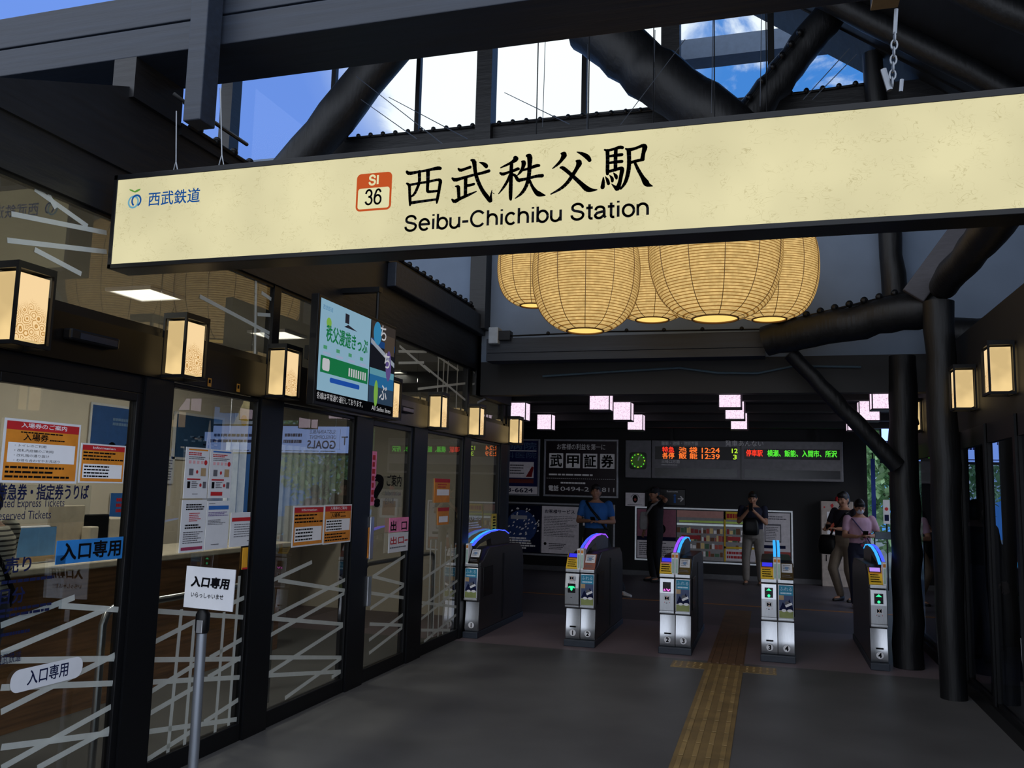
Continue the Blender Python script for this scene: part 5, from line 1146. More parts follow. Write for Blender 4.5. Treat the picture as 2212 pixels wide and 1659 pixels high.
# second poster case: white frame
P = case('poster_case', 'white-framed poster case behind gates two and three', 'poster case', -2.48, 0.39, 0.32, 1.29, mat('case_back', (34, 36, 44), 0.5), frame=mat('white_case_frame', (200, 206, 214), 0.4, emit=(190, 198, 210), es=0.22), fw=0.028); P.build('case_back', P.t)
def d_pink(P, w, h):
    P.rect(0, h*0.42, w, h, mat('dusty_pink_print', (178, 112, 132)), 1); P.disc(w*0.35, h*0.72, w*0.16, mat('plum_print', (150, 52, 84)), 2, 14); P.disc(w*0.6, h*0.6, w*0.14, INK, 2, 14); P.rect(0, h*0.36, w, h*0.44, NAVY, 2); P.lines(w*0.05, h*0.05, w*0.95, h*0.33, 7, GREYINK, 2, seed=5)
poster('pink and white poster with a navy band, left in the white case', -2.46, -1.72, 0.34, 1.27, d_pink, LITEW)
SHOPE = lambda n, c, e: mat('shop_'+n, c, 0.6, emit=c, es=e)
def d_shop(P, w, h):
    rr = random.Random(12)
    P.rect(0, 0, w, h, SHOPE('grey', (112, 112, 116), 0.14), 1)
    P.rect(0, h*0.86, w, h, SHOPE('rose', (150, 112, 108), 0.14), 1.5); P.rect(w*0.05, h*0.76, w, h*0.8, SHOPE('lime', (140, 164, 80), 0.2), 2); P.rect(0, h*0.7, w, h*0.74, SHOPE('white', (190, 205, 212), 0.35), 2)
    cols = [(150, 70, 60), (90, 60, 40), (190, 170, 120), (60, 90, 70), (200, 200, 205), (120, 40, 44), (70, 70, 80)]
    for r_ in range(4):
        x = 0.0
        while x < w*0.98:
            L = rr.uniform(0.03, 0.1); c = rr.choice(cols); P.rect(x, h*(0.08+0.155*r_), min(w, x+L*0.85), h*(0.08+0.155*r_+rr.uniform(0.06, 0.12)), SHOPE('%d_%d_%d' % c, c, 0.12), 2); x += L
    P.rect(w*0.1, h*0.42, w*0.5, h*0.5, SHOPE('red', (130, 34, 40), 0.14), 3)
poster('colourful photo poster of stocked shop shelves in the white case', -1.7, -0.83, 0.34, 1.27, d_shop)
def d_yel(P, w, h):
    d_shop(P, w, h); P.rect(0, 0, w*0.05, h, YELP, 4); P.rect(0, h*0.84, w, h, YELP, 4); P.rect(w*0.95, 0, w, h, YELP, 4); P.rect(0, h*0.26, w, h*0.3, YELP, 4); P.lines(w*0.08, h*0.86, w*0.9, h*0.97, 1, RED, 5, seed=6, fill=0.8); P.rect(w*0.05, 0.02, w*0.95, h*0.25, LITEW, 4); P.lines(w*0.08, h*0.05, w*0.9, h*0.22, 2, RED, 5, seed=7, fill=0.6)
poster('yellow-bordered shop poster right of the colourful photo poster', -0.82, -0.22, 0.34, 1.27, d_yel)
def d_map(P, w, h):
    P.rect(w*0.2, h*0.42, w*0.72, h*0.78, GREYINK, 1); P.rect(w*0.23, h*0.45, w*0.69, h*0.75, LITEW, 2); P.lines(w*0.25, h*0.47, w*0.67, h*0.73, 8, GREYINK, 3, seed=8); P.rect(w*0.15, h*0.3, w*0.85, h*0.36, NAVY, 2); P.lines(w*0.1, h*0.86, w*0.9, h*0.95, 2, GREYINK, 2, seed=9); P.rect(0, 0, w, h*0.24, mat('brick_print', (160, 70, 60)), 1); P.rect(w*0.3, h*0.02, w*0.9, h*0.2, GREYINK, 2)
poster('white framed-map poster at the right end of the white case', -0.2, 0.37, 0.34, 1.27, d_map, LITEW)
# departure board and clock
t = thing('departure_board', 'long grey train departure board with red and green glowing letters', 'departure board', (-0.5, YB-0.2, 1.86))
BG = mat('board_grey', (126, 124, 128), 0.45); x0, x1, z0, z1 = -2.17, 1.30, 1.87, 2.6; Yb = YB-0.22
f = MB(BG); f.box(x0, x1, Yb, YB-0.03, z0, z1); f.build('housing', t, bevel=0.012)
P = Pan(*front_frame(x0, Yb-0.002, z0)); w, h = x1-x0, z1-z0
BLK = mat('led_black', (12, 12, 14), 0.3); R2 = emi('led_red', (255, 60, 40), 1.1); G2 = emi('led_green', (90, 240, 60), 1.0); O2 = emi('led_orange', (255, 120, 50), 1.1); Y2 = emi('led_yellow_green', (190, 240, 60), 1.0)
P.rect(w*0.02, h*0.5, w*0.46, h*0.84, mat('led_dim', (34, 32, 32), 0.4), 1); P.rect(w*0.02, h*0.5, w*0.12, h*0.84, BLK, 1.5); P.rect(w*0.5, h*0.54, w*0.985, h*0.8, BLK, 1)
P.rect(w*0.02, h*0.06, w*0.46, h*0.27, mat('led_off', (60, 62, 66), 0.25), 1); P.rect(w*0.5, h*0.06, w*0.985, h*0.27, mat('led_off'), 1)
P.rect(w*0.478, 0, w*0.486, h, BLK, 1)
P.text('飯能・池袋・池袋方面', w*0.055, h*0.87, 0.085, DIMW, 2, w=w*0.2); P.text('発車あんない', w*0.4, h*0.86, 0.12, DIMW, 2, w=w*0.2)
P.text('三峰口方面', w*0.055, h*0.4, 0.075, DIMW, 2, w=w*0.1); P.lines(w*0.055, h*0.34, w*0.15, h*0.37, 1, DIMW, 2, seed=4)
P.text('特急', w*0.06, h*0.68, 0.12, R2, 3, w=w*0.065, bold=0.02); P.text('各停', w*0.06, h*0.52, 0.12, O2, 3, w=w*0.065, bold=0.02)
P.text('池 袋', w*0.15, h*0.68, 0.12, O2, 3, w=w*0.1, bold=0.02); P.text('飯 能', w*0.15, h*0.52, 0.12, O2, 3, w=w*0.1, bold=0.02)
P.text('12:24', w*0.275, h*0.685, 0.13, O2, 3, w=w*0.095, bold=0.02); P.text('12:39', w*0.275, h*0.525, 0.13, O2, 3, w=w*0.095, bold=0.02)
P.text('12', w*0.435, h*0.685, 0.12, Y2, 3, w=w*0.03, bold=0.02); P.text('3', w*0.442, h*0.525, 0.12, Y2, 3, w=w*0.018, bold=0.02)
P.text('停車駅', w*0.51, h*0.61, 0.13, R2, 3, w=w*0.085, bold=0.02); P.text('横瀬、飯能、入間市、所沢', w*0.62, h*0.61, 0.13, G2, 3, w=w*0.35, bold=0.02)
P.build('display_face', t)
m = MB(BLACK)
m.box(-1.82, -1.76, YB-0.14, YB-0.08, 2.6, 2.84).box(0.85, 0.91, YB-0.14, YB-0.08, 2.6, 2.84); m.build('hanger', t)
ck = thing('wall_clock', 'square grey clock with a green dial left of the departure board', 'clock', (-2.42, YB-0.2, 1.87))
MB(BG).box(-2.68, -2.18, Yb, YB-0.03, 1.87, 2.6).build('housing', ck, bevel=0.012)
P = Pan(*front_frame(-2.43, Yb-0.002, 2.2)); P.rrect(-0.165, -0.165, 0.165, 0.165, 0.05, mat('clock_dark_green', (30, 46, 24), 0.4), 1); P.disc(0, 0, 0.15, mat('clock_dial', (44, 66, 30), 0.5, emit=(70, 110, 40), es=0.2), 1.5)
for k in range(12):
    a = k*PI/6; P.disc(0.125*math.sin(a), 0.125*math.cos(a), 0.012, Y2 if k % 3 == 0 else G2, 2, 8)
P.build('dial', ck)
m = Pan(*front_frame(-2.43, Yb-0.006, 2.2))
for a, L_, w_ in ((PI*0.145, 0.115, 0.006), (PI*0.07, 0.08, 0.009)):
    d = Vector((math.sin(a), math.cos(a))); n_ = Vector((d.y, -d.x))*w_; m.poly([(n_.x, n_.y), (-n_.x, -n_.y), (d.x*L_-n_.x*0.6, d.y*L_-n_.y*0.6), (d.x*L_+n_.x*0.6, d.y*L_+n_.y*0.6)], DIMW, 1)
m.build('hands', ck)
# small signs between
P = case('framed_sign', 'small white framed notice with a dark round emblem under the clock', 'sign', -2.70, -2.32, 1.32, 1.58, LITEW, frame=BLACK, fw=0.012, d=0.03); P.disc(P.w*0.5, P.h*0.55, P.w*0.14, INK, 2, 16, ry=P.h*0.3); P.disc(P.w*0.5, P.h*0.5, P.w*0.07, mat('brick_print', (160, 70, 60)), 3, 12); P.ring(P.w*0.5, P.h*0.52, P.w*0.24, P.w*0.03, GREYINK, 2, a0=0.3, a1=2.8, ry=P.h*0.4); P.lines(P.w*0.1, P.h*0.08, P.w*0.9, P.h*0.16, 1, GREYINK, 2); P.build('notice_face', P.t)
P = case('direction_sign', 'dark toilet direction sign with a left and a right arrow', 'sign', -2.24, -1.55, 1.36, 1.66, mat('dark_sign_face', (24, 26, 30), 0.4), frame=BLACK, fw=0.01, d=0.03)
for sx, x in ((1, P.w*0.08), (-1, P.w*0.96)):
    y = P.h*0.42; e = 0.014
    P.rect(min(x, x+sx*0.11), y-e/2, max(x, x+sx*0.11), y+e/2, DIMW, 2); P.poly([(x, y), (x+sx*0.05, y+0.055), (x+sx*0.068, y+0.045), (x+sx*0.022, y)], DIMW, 2.5); P.poly([(x, y), (x+sx*0.022, y), (x+sx*0.068, y-0.045), (x+sx*0.05, y-0.055)], DIMW, 2.5)
P.disc(P.w*0.72, P.h*0.62, 0.025, BLUEP, 2, 12); P.rect(P.w*0.69, P.h*0.15, P.w*0.75, P.h*0.52, BLUEP, 2); P.text('Restrooms', P.w*0.5, P.h*0.82, 0.05, DIMW, 2, w=P.w*0.3); P.build('sign_face', P.t)
# emergency heart-starter cabinet
t = thing('defibrillator_cabinet', 'white emergency defibrillator cabinet with an orange window by the back wall', 'cabinet', (1.17, 16.6, 0))
WC = mat('warm_white_cabinet', (176, 164, 156), 0.5)
MB(WC).box(0.9, 1.45, 16.62, 16.88, 0, 1.52).build('body', t, bevel=0.012)
P = Pan(*front_frame(0.9, 16.617, 0)); P.rect(0.1, 0.93, 0.5, 1.33, WHITEP, 1); P.rect(0.15, 0.98, 0.44, 1.28, mat('orange_window', (150, 62, 40), 0.3), 2); P.text('AED', 0.3, 1.4, 0.09, INK, 2, w=0.17, bold=0.02); P.poly([(0.16, 1.45), (0.2, 1.48), (0.22, 1.44), (0.19, 1.39)], RED, 2); P.disc(0.06, 1.41, 0.016, RED, 2, 10); P.disc(0.36, 0.88, 0.012, RED, 2, 10); P.rect(0.06, 0.98, 0.075, 1.12, GREYINK, 2); P.rect(0.05, 0.78, 0.2, 0.79, GREYINK, 2); P.rect(0.05, 0.3, 0.5, 0.303, GREYINK, 2); P.rect(0.07, 0.45, 0.085, 0.56, INK, 2); P.build('door', t)
MB(RED).lathe((1.2, 16.74, 0), [(0.05, 1.52), (0.05, 1.56), (0.035, 1.6), (0.001, 1.615)], 16).build('alarm_lamp', t, smooth=True)
# blue banner and notice by the exit
bn = thing('banner', 'narrow deep blue banner hanging at the exit right of the back wall', 'banner', (1.8, 16.7, 0.9)); MB(mat('royal_blue_cloth', (32, 62, 150), 0.7)).box(1.765, 1.835, 16.68, 16.69, 1.0, 2.3).build('cloth', bn); MB(BLACK).tube([(1.8, 16.7, 0), (1.8, 16.7, 2.4)], 0.012, 8).build('pole', bn)
P = Pan(*front_frame(1.93, 16.5, 1.15)); P.slab(0, 0, 0.11, 0.42, 0.01, PAPER); P.disc(0.055, 0.26, 0.03, RED, 1, 12); P.rect(0.02, 0.05, 0.09, 0.16, NAVY, 1); P.build('card', thing('standing_sign', 'small white sign with a red mark at the bright exit', 'sign', (1.98, 16.5, 0))); MB(BLACK).tube([(1.985, 16.515, 0), (1.985, 16.515, 1.2)], 0.012, 8).build('post', bpy.data.objects['standing_sign'])
# gate-side coin tray / shelf by post
t = thing('swing_gate', 'grey padded swing gate arm reaching from the log post behind gate four', 'gate', (1.12, 9.9, 0.9)); a, b = on_y(1890, 1148, 9.6), on_y(1935, 1166, 9.6)
MB(mat('slate_pad', (84, 96, 104), 0.5)).box(a.x, b.x+0.06, 9.58, 9.62, b.z, a.z).build('pad', t, bevel=0.008); MB(BLACK).box(b.x+0.04, b.x+0.1, 9.35, 9.62, b.z+0.02, a.z-0.02).build('arm', t)
# ---------------------------------------------------------------- ticket office seen through the glass
WDF = mat('striped_oak_counter_front', (150, 108, 72), 0.5, var=0.45, scale=4, stretch=(1, 0.5, 9)); LAM = mat('cream_counter_top', (206, 196, 178), 0.5)
ct = thing('service_counter', 'long wood-fronted service counter with a cream top behind the glass', 'counter', (-4.9, 5.2, 0))
MB(WDF).box(-5.2, -4.62, 1.6, 7.6, 0.0, 0.98).build('front', ct); MB(LAM).box(-5.3, -4.55, 1.6, 7.65, 0.98, 1.03).build('counter_top', ct, bevel=0.01)
def ceil_panel(label, x0, x1, y0, y1):
    t = thing('ceiling_light', label, 'ceiling light', ((x0+x1)/2, (y0+y1)/2, 2.95), 'square office ceiling lights')
    MB(emi('office_light_diffuser', (255, 244, 220), 3.2)).box(x0, x1, y0, y1, 2.962, 2.97).build('diffuser', t)
    f = MB(WHITEP); w = 0.02
    f.box(x0-w, x0, y0-w, y1+w, 2.955, 2.98); f.box(x1, x1+w, y0-w, y1+w, 2.955, 2.98); f.box(x0, x1, y0-w, y0, 2.955, 2.98); f.box(x0, x1, y1, y1+w, 2.955, 2.98); f.build('frame', t)
ceil_panel('square ceiling light seen just under the left end of the station sign', -4.55, -4.2, 4.96, 5.3)
ceil_panel('square ceiling light seen left of the wall screen', -4.5, -4.15, 6.65, 7.0)
ceil_panel('square ceiling light seen right of the wall screen', -4.55, -4.2, 9.3, 9.65)
ceil_panel('square ceiling light over the near end of the service counter', -4.5, -4.15, 2.6, 2.95)
def light(name, loc, e, size, col, rx=0.0):
    l = bpy.data.lights.new(name, 'AREA'); l.energy = e; l.size = size; l.color = col
    o = bpy.data.objects.new(name, l); COL.objects.link(o); o.location = loc; o.rotation_euler = (rx, 0, 0); return o
for y, e_ in ((2.78, 30), (5.13, 30), (6.82, 28), (9.47, 6)): light('office_ceiling_lamp', (-4.35, y, 2.94), e_, 0.33, (1.0, 0.93, 0.8))
def wall_poster(label, q, draw, X=-5.99, paper=PAPER):
    tl, br = on_x(*q[0], X), on_x(*q[1], X); P = Pan(*left_frame(X+0.01, tl.y, br.z)); P.w = br.y-tl.y; P.h = tl.z-br.z; P.slab(0, 0, P.w, P.h, 0.008, paper); draw(P, P.w, P.h); tag(P.build('poster'), label, 'poster')
def p_blue(P, w, h):
    P.rect(w*0.03, h*0.03, w*0.97, h*0.97, mat('poster_deep_blue', (44, 86, 150)), 1); P.lines(w*0.4, h*0.72, w*0.9, h*0.84, 2, mat('soft_blue_print'), 2, seed=3, fill=0.6)
    for u in (0.42, 0.72): P.disc(w*u, h*0.38, w*0.07, mat('skin_print', (200, 160, 140)), 3, 14); P.disc(w*u, h*0.43, w*0.08, INK, 2, 14); P.disc(w*u, h*0.2, w*0.14, mat('soft_blue_print'), 2, 14)
    P.rect(w*0.03, h*0.03, w*0.97, h*0.16, mat('pale_blue_print', (196, 226, 240)), 2)
wall_poster('deep blue poster with two heads on the office back wall', ((196, 868), (300, 1040)), p_blue)
def p_town(P, w, h):
    P.rect(w*0.05, h*0.05, w*0.95, h*0.95, mat('poster_night_blue', (40, 78, 120)), 1); P.poly([(w*0.62, h*0.08), (w*0.68, h*0.9), (w*0.7, h*0.9), (w*0.76, h*0.08), (w*0.72, h*0.08), (w*0.69, h*0.5), (w*0.66, h*0.08)], DIMW, 3)
    rr = random.Random(2)
    for i in range(30): x, y = rr.uniform(0.08, 0.85), rr.uniform(0.1, 0.5); P.rect(w*x, h*y, w*(x+0.07), h*(y+0.035), rr.choice([DIMW, NAVY, mat('soft_blue_print')]), 2)
wall_poster('framed blue night-town poster with a pale tower on the office back wall', ((376, 888), (478, 998)), p_town)
wall_poster('small printed timetable sheet on the office back wall', ((348, 985), (372, 1045)), lambda P, w, h: P.lines(w*0.1, h*0.1, w*0.9, h*0.9, 8, GREYINK, 2, seed=4))
wall_poster('third framed sheet on the office back wall, behind the second post', ((508, 892), (575, 1075)), lambda P, w, h: (P.rect(w*0.1, h*0.3, w*0.9, h*0.6, GREYINK, 1), P.lines(w*0.1, h*0.65, w*0.9, h*0.95, 4, GREYINK, 2, seed=4), P.rect(w*0.85, h*0.3, w*0.97, h*0.75, mat('brick_print', (160, 70, 60)), 2)))
wall_poster('blue and red leaflet on the office back wall above the counter', ((238, 1065), (292, 1150)), lambda P, w, h: (P.rect(0, 0, w, h, BLUEP, 1), P.lines(w*0.2, h*0.5, w*0.8, h*0.9, 3, RED, 2, seed=5, fill=0.6)))
# pennant
pn = Pan(*left_frame(-4.4, on_x(490, 900, -4.4).y, on_x(490, 955, -4.4).z)); pn.poly([(0.0, 0), (0.33, 0.02), (0.36, 0.42), (0.26, 0.42)], mat('cream_pennant', (222, 208, 166)), 1); pn.disc(0.25, 0.2, 0.05, YELP, 2, 14); pc = pn.at(0.3, 0.42); pn.use(BLACK); pn.tube([pc, pc+Vector((0, 0, 2.98-pc.z))], 0.003, 5)
tag(pn.build('pennant'), 'cream pennant hanging beside the second post inside the office', 'flag')
# things on the counter
def counter_box(name, label, cat, q, dx, m, extra=None, X=-4.75, zb=1.03):
    tl, br = on_x(*q[0], X), on_x(*q[1], X); t = thing(name, label, cat, (X, (tl.y+br.y)/2, zb))
    MB(m).box(X-dx, X, tl.y, br.y, zb, tl.z).build('body', t, bevel=0.008)
    if extra: extra(t, X, tl.y, br.y, zb, tl.z)
    return t
def blue_face(t, X, y0, y1, z0, z1):
    P = Pan(*left_frame(X+0.003, y0, z0)); w, h = y1-y0, z1-z0; P.rect(w*0.03, h*0.05, w*0.97, h*0.96, mat('sky_photo_blue', (96, 150, 204)), 1); P.rect(w*0.03, h*0.05, w*0.97, h*0.2, mat('tan_print'), 2); P.build('photo_face', t)
counter_box('display_board', 'sky-blue picture board standing on the counter beside the striped shirt', 'board', ((38, 1138), (118, 1210)), 0.04, PAPER, blue_face)
counter_box('desk_partition', 'beige upright panel on the counter above the blue entrance strip', 'panel', ((112, 1092), (180, 1160)), 0.03, mat('beige_panel', (190, 176, 156)))
def mon(t, X, y0, y1, z0, z1): MB(BLACK).box(X-0.12, X-0.02, (y0+y1)/2-0.06, (y0+y1)/2+0.06, 1.03, 1.06).build('stand', t)
counter_box('monitor', 'dark computer monitor on the counter above the blue entrance strip', 'monitor', ((182, 1112), (232, 1180)), 0.05, BLACK, mon)
counter_box('paper_box', 'small cream box of papers on the counter in front of the dark monitor', 'box', ((196, 1138), (212, 1165)), 0.08, LAM, X=-4.66)
counter_box('printer', 'cream counter machine at the right of the dark monitor', 'printer', ((238, 1120), (288, 1200)), 0.3, mat('cream_plastic', (198, 188, 172)))
cv2 = thing('curtain', 'pale pleated curtain across the office behind the third pane', 'curtain', (-5.4, 8.6, 0.9))
m = MB(mat('pale_curtain_cloth', (216, 220, 222), 0.8)); vs = []; fs = []
for i in range(81): y = 7.75+2.45*i/80; x = -5.45+0.035*math.sin(i*1.25); vs += [(x, y, 0.9), (x, y, 2.05)]
for i in range(80): fs.append((2*i, 2*i+2, 2*i+3, 2*i+1))
m.add(vs, fs); m.build('cloth', cv2, smooth=True); MB(STEEL).tube([(-5.45, 7.7, 2.07), (-5.45, 10.25, 2.07)], 0.012, 8).tube([(-5.45, 7.8, 2.07), (-5.45, 7.8, 2.98)], 0.006, 6).tube([(-5.45, 10.1, 2.07), (-5.45, 10.1, 2.98)], 0.006, 6).build('rail', cv2)
hr = thing('handrail', 'bent steel handrail inside the entrance door by the first post', 'handrail', (-3.58, 4.7, 0)); m = MB(STEEL)
m.tube([(-3.58, 4.06, 0), (-3.58, 4.06, 0.8), (-3.58, 4.085, 0.86), (-3.58, 4.14, 0.885), (-3.58, 5.7, 0.885), (-3.58, 5.76, 0.86), (-3.58, 5.78, 0.8), (-3.58, 5.78, 0)], 0.022, 14); m.build('rail', hr, smooth=True)
hr2 = dup(hr, (0.02, 3.2, 0), 'bent steel handrail inside the exit door with the question mark')
wp = MB(mat('beige_post', (176, 160, 136), 0.6)).box(-3.9, -3.84, 5.95, 6.02, 0, 1.1); tag(wp.build('queue_post'), 'slim beige post under the pair of orange sheets inside the office', 'post')

# ---------------------------------------------------------------- outside: platform light sign, trees, ground
ps = thing('platform_sign', 'pale blue backlit goals sign outside beyond the right-hand glass', 'sign', (4.2, 16.05, 2.2))
MB(BLACK).box(1.86, 6.8, 16.02, 16.2, 2.2, 2.84).build('sign_box', ps, bevel=0.01)
P = Pan(*front_frame(1.88, 16.018, 2.24)); w, h = 4.9, 0.56; PB = emi('pale_blue_lightbox', (150, 180, 246), 2.2); IB = mat('sign_navy_ink', (32, 44, 120), 0.5)
P.rect(0, 0, w, h, PB, 0); P.text('T', 0.02, h*0.3, 0.26, IB, 2); P.rect(0.2, h*0.12, 0.206, h*0.88, IB, 2)
P.text('SUSTAINABLE', 0.3, h*0.72, 0.11, IB, 2, w=0.62); P.text('DEVELOPMENT', 0.3, h*0.52, 0.11, IB, 2, w=0.62); P.text('GOALS', 0.3, h*0.16, 0.24, IB, 2, w=0.66, bold=0.02)
P.lines(1.1, h*0.3, 1.72, h*0.78, 2, IB, 2, seed=15, fill=0.5); P.text('体', 1.76, h*0.52, 0.17, IB, 2, bold=0.01); P.lines(0.3, h*0.03, 3.5, h*0.1, 1, IB, 2, seed=5); P.lines(2.3, h*0.3, 3.4, h*0.75, 2, IB, 2, seed=16, fill=0.5); P.build('light_panel', ps)
MB(BLACK).tube([(2.05, 16.1, 2.84), (2.05, 16.1, 4.2)], 0.02, 8).tube([(6.5, 16.1, 2.84), (6.5, 16.1, 4.2)], 0.02, 8).build('hanger', ps)
struct(MB(mat('platform_canopy', (70, 72, 78), 0.7)).box(1.7, 8, 15.0, 19, 4.2, 4.3).build('roof_platform'))
struct(MB(mat('outside_ground', (120, 124, 116), 0.8)).box(-14, 16, 19, 40, -0.12, -0.02).build('ground_outside'))
def tree(label, x, y, H, R, seed):
    rr = random.Random(seed); t = thing('leafy_tree', label, 'tree', (x, y, -0.02))
    m = MB(mat('tree_bark', (84, 70, 56), 0.9, bump=0.4)); m.tube([(x, y, -0.02), (x+0.1, y, H*0.3), (x, y+0.1, H*0.6), (x+0.05, y, H*0.85)], [0.16, 0.13, 0.09, 0.03], 10)
    for k in range(6):
        a = k*1.05+seed; z = H*(0.32+0.08*k); m.tube([(x, y, z), (x+R*0.6*math.cos(a), y+R*0.6*math.sin(a), z+R*0.35)], [0.05, 0.015], 6)
    m.build('trunk', t, smooth=True)
    m = MB(mat('leaf_green', (166, 204, 150), 0.6, var=0.4, scale=2)); vs = []; fs = []
    for i in range(4200):
        d = Vector((rr.gauss(0, 1), rr.gauss(0, 1), rr.gauss(0, 1))).normalized()*R*rr.uniform(0.35, 1)**0.6
        c = Vector((x, y, H*0.55))+Vector((d.x, d.y, d.z*H*0.48/R)); a = Vector((rr.uniform(-1, 1), rr.uniform(-1, 1), rr.uniform(-1, 1))).normalized(); b = a.cross(Vector((0.3, 0.2, 1))).normalized(); s = rr.uniform(0.09, 0.17)
        k = len(vs); vs += [c-a*s, c+b*s*0.5, c+a*s, c-b*s*0.5]; fs.append((k, k+1, k+2, k+3))
    m.add(vs, fs); o = m.build('crown', t, smooth='flat')
tree('sunlit leafy tree beyond the exit at the right end of the gates', 2.9, 21.3, 4.6, 1.4, 3)
tree('leafy tree outside, seen between the right log posts', 4.6, 26.5, 6.2, 1.9, 5)
tree('leafy tree outside, seen low through the nearest right glass', 8.6, 27.5, 6, 2.0, 8)
lp = on_z(2088, 900, 2.88)
t = thing('ceiling_light', 'dim warm ceiling light behind the right glass, under the middle right lantern', 'ceiling light', (lp.x, lp.y, 2.87)); MB(emi('shop_light_diffuser', (255, 226, 150), 1.4)).box(lp.x-0.16, lp.x+0.16, lp.y-0.3, lp.y+0.3, 2.872, 2.88).build('diffuser', t); MB(WHITEP).box(lp.x-0.19, lp.x+0.19, lp.y-0.33, lp.y+0.33, 2.88, 2.9).build('frame', t)
light('shop_ceiling_lamp', (lp.x, lp.y, 2.86), 5, 0.4, (1.0, 0.85, 0.6))
# dark partition with narrow gaps at the far end of the shop
gaps = [on_y(px, 1050, 11.0).x for px in (1962, 1992, 2094, 2110, 2138, 2163)]
for i, (a, b) in enumerate(((gaps[1], gaps[2]), (gaps[3], gaps[4]), (gaps[5], 5.3))):
    struct(MB(mat('blue_black_partition', (26, 32, 42), 0.5)).box(a, b, 11.0, 11.05, 0, 2.9).build('wall_shop_back_%d' % (i+1)))
struct(MB(DARKP).box(gaps[0], 5.3, 11.0, 11.05, 2.34, 2.95).build('wall_shop_back_4'))
struct(MB(mat('blue_black_partition')).box(gaps[1], 5.3, 11.0, 11.06, 0, 1.12).build('wall_shop_back_5'))

# ---------------------------------------------------------------- people
def remesh(mb, name, parent, vox=0.011, it=3, extra=None, label=None):
    me = bpy.data.meshes.new(name); me.from_pydata([tuple(v) for v in mb.v], [], mb.f)
    bm = bmesh.new(); bm.from_mesh(me); bmesh.ops.recalc_face_normals(bm, faces=bm.faces); bm.to_mesh(me); bm.free()
    o = bpy.data.objects.new(name, me); COL.objects.link(o)
    r = o.modifiers.new('r', 'REMESH'); r.mode = 'VOXEL'; r.voxel_size = vox
    s = o.modifiers.new('s', 'SMOOTH'); s.factor = 0.5; s.iterations = it
    dg = bpy.context.evaluated_depsgraph_get(); ev = o.evaluated_get(dg); new = bpy.data.meshes.new_from_object(ev)
    if extra is not None and extra.v:
        bm = bmesh.new(); bm.from_mesh(new); e = bpy.data.meshes.new('e'); e.from_pydata([tuple(v) for v in extra.v], [], extra.f); bm.from_mesh(e); bmesh.ops.recalc_face_normals(bm, faces=bm.faces); bm.to_mesh(new); bm.free(); bpy.data.meshes.remove(e)
    o.modifiers.clear(); o.data = new; bpy.data.meshes.remove(me); new.name = name
    new.materials.clear(); new.materials.append(mb.mats[0]); new.polygons.foreach_set('material_index', [0]*len(new.polygons)); new.polygons.foreach_set('use_smooth', [True]*len(new.polygons)); new.update()
    o.parent = parent
    if label: o['label'] = label
    return o
SKIN = mat('skin', (176, 128, 100), 0.55, var=0.06); HAIR = mat('black_hair', (22, 20, 22), 0.5)
def ell(cx, cy, z, rx, ry, n=16): return [(cx+rx*math.cos(2*PI*k/n), cy+ry*math.sin(2*PI*k/n), z) for k in range(n)]
def limb(m, pts, rs):
    for (p, q), (a, b) in zip(zip(pts[:-1], pts[1:]), zip(rs[:-1], rs[1:])): m.tube([p, q], [a, b], 12)
    for p, r_ in zip(pts, rs): m.ball(p, r_*0.99, n=12, m=8)
def hand(m, w, d, side, curl=0.5):
    """Palm, four fingers and a thumb from wrist w pointing along d."""
    d = Vector(d).normalized(); w = Vector(w); up = Vector((0, 0, 1)); a = d.cross(up); a = a.normalized() if a.length > 0.1 else Vector((1, 0, 0)); n_ = a.cross(d).normalized()
    rot = Matrix((a, d, n_)).transposed()
    m.ball(w+d*0.045, 0.04, 0.05, 0.017, 12, 8, rot)
    for i, L in enumerate((0.062, 0.072, 0.067, 0.052)):
        b = w+d*0.085+a*(-0.029+0.0195*i); p1 = b+d*L*0.45-n_*0.008*curl; p2 = p1+(d*(1-curl)-n_*curl)*L*0.33; p3 = p2+(d*(0.6-curl)-n_*(0.4+curl))*L*0.25
        m.tube([b-d*0.01, p1, p2, p3], [0.0095, 0.009, 0.008, 0.0065], 7)
    t = w+d*0.035+a*(-0.036*side); m.tube([t, t+a*(-0.022*side)+d*0.022-n_*0.006, t+a*(-0.026*side)+d*0.05-n_*0.016], [0.012, 0.0105, 0.008], 7)
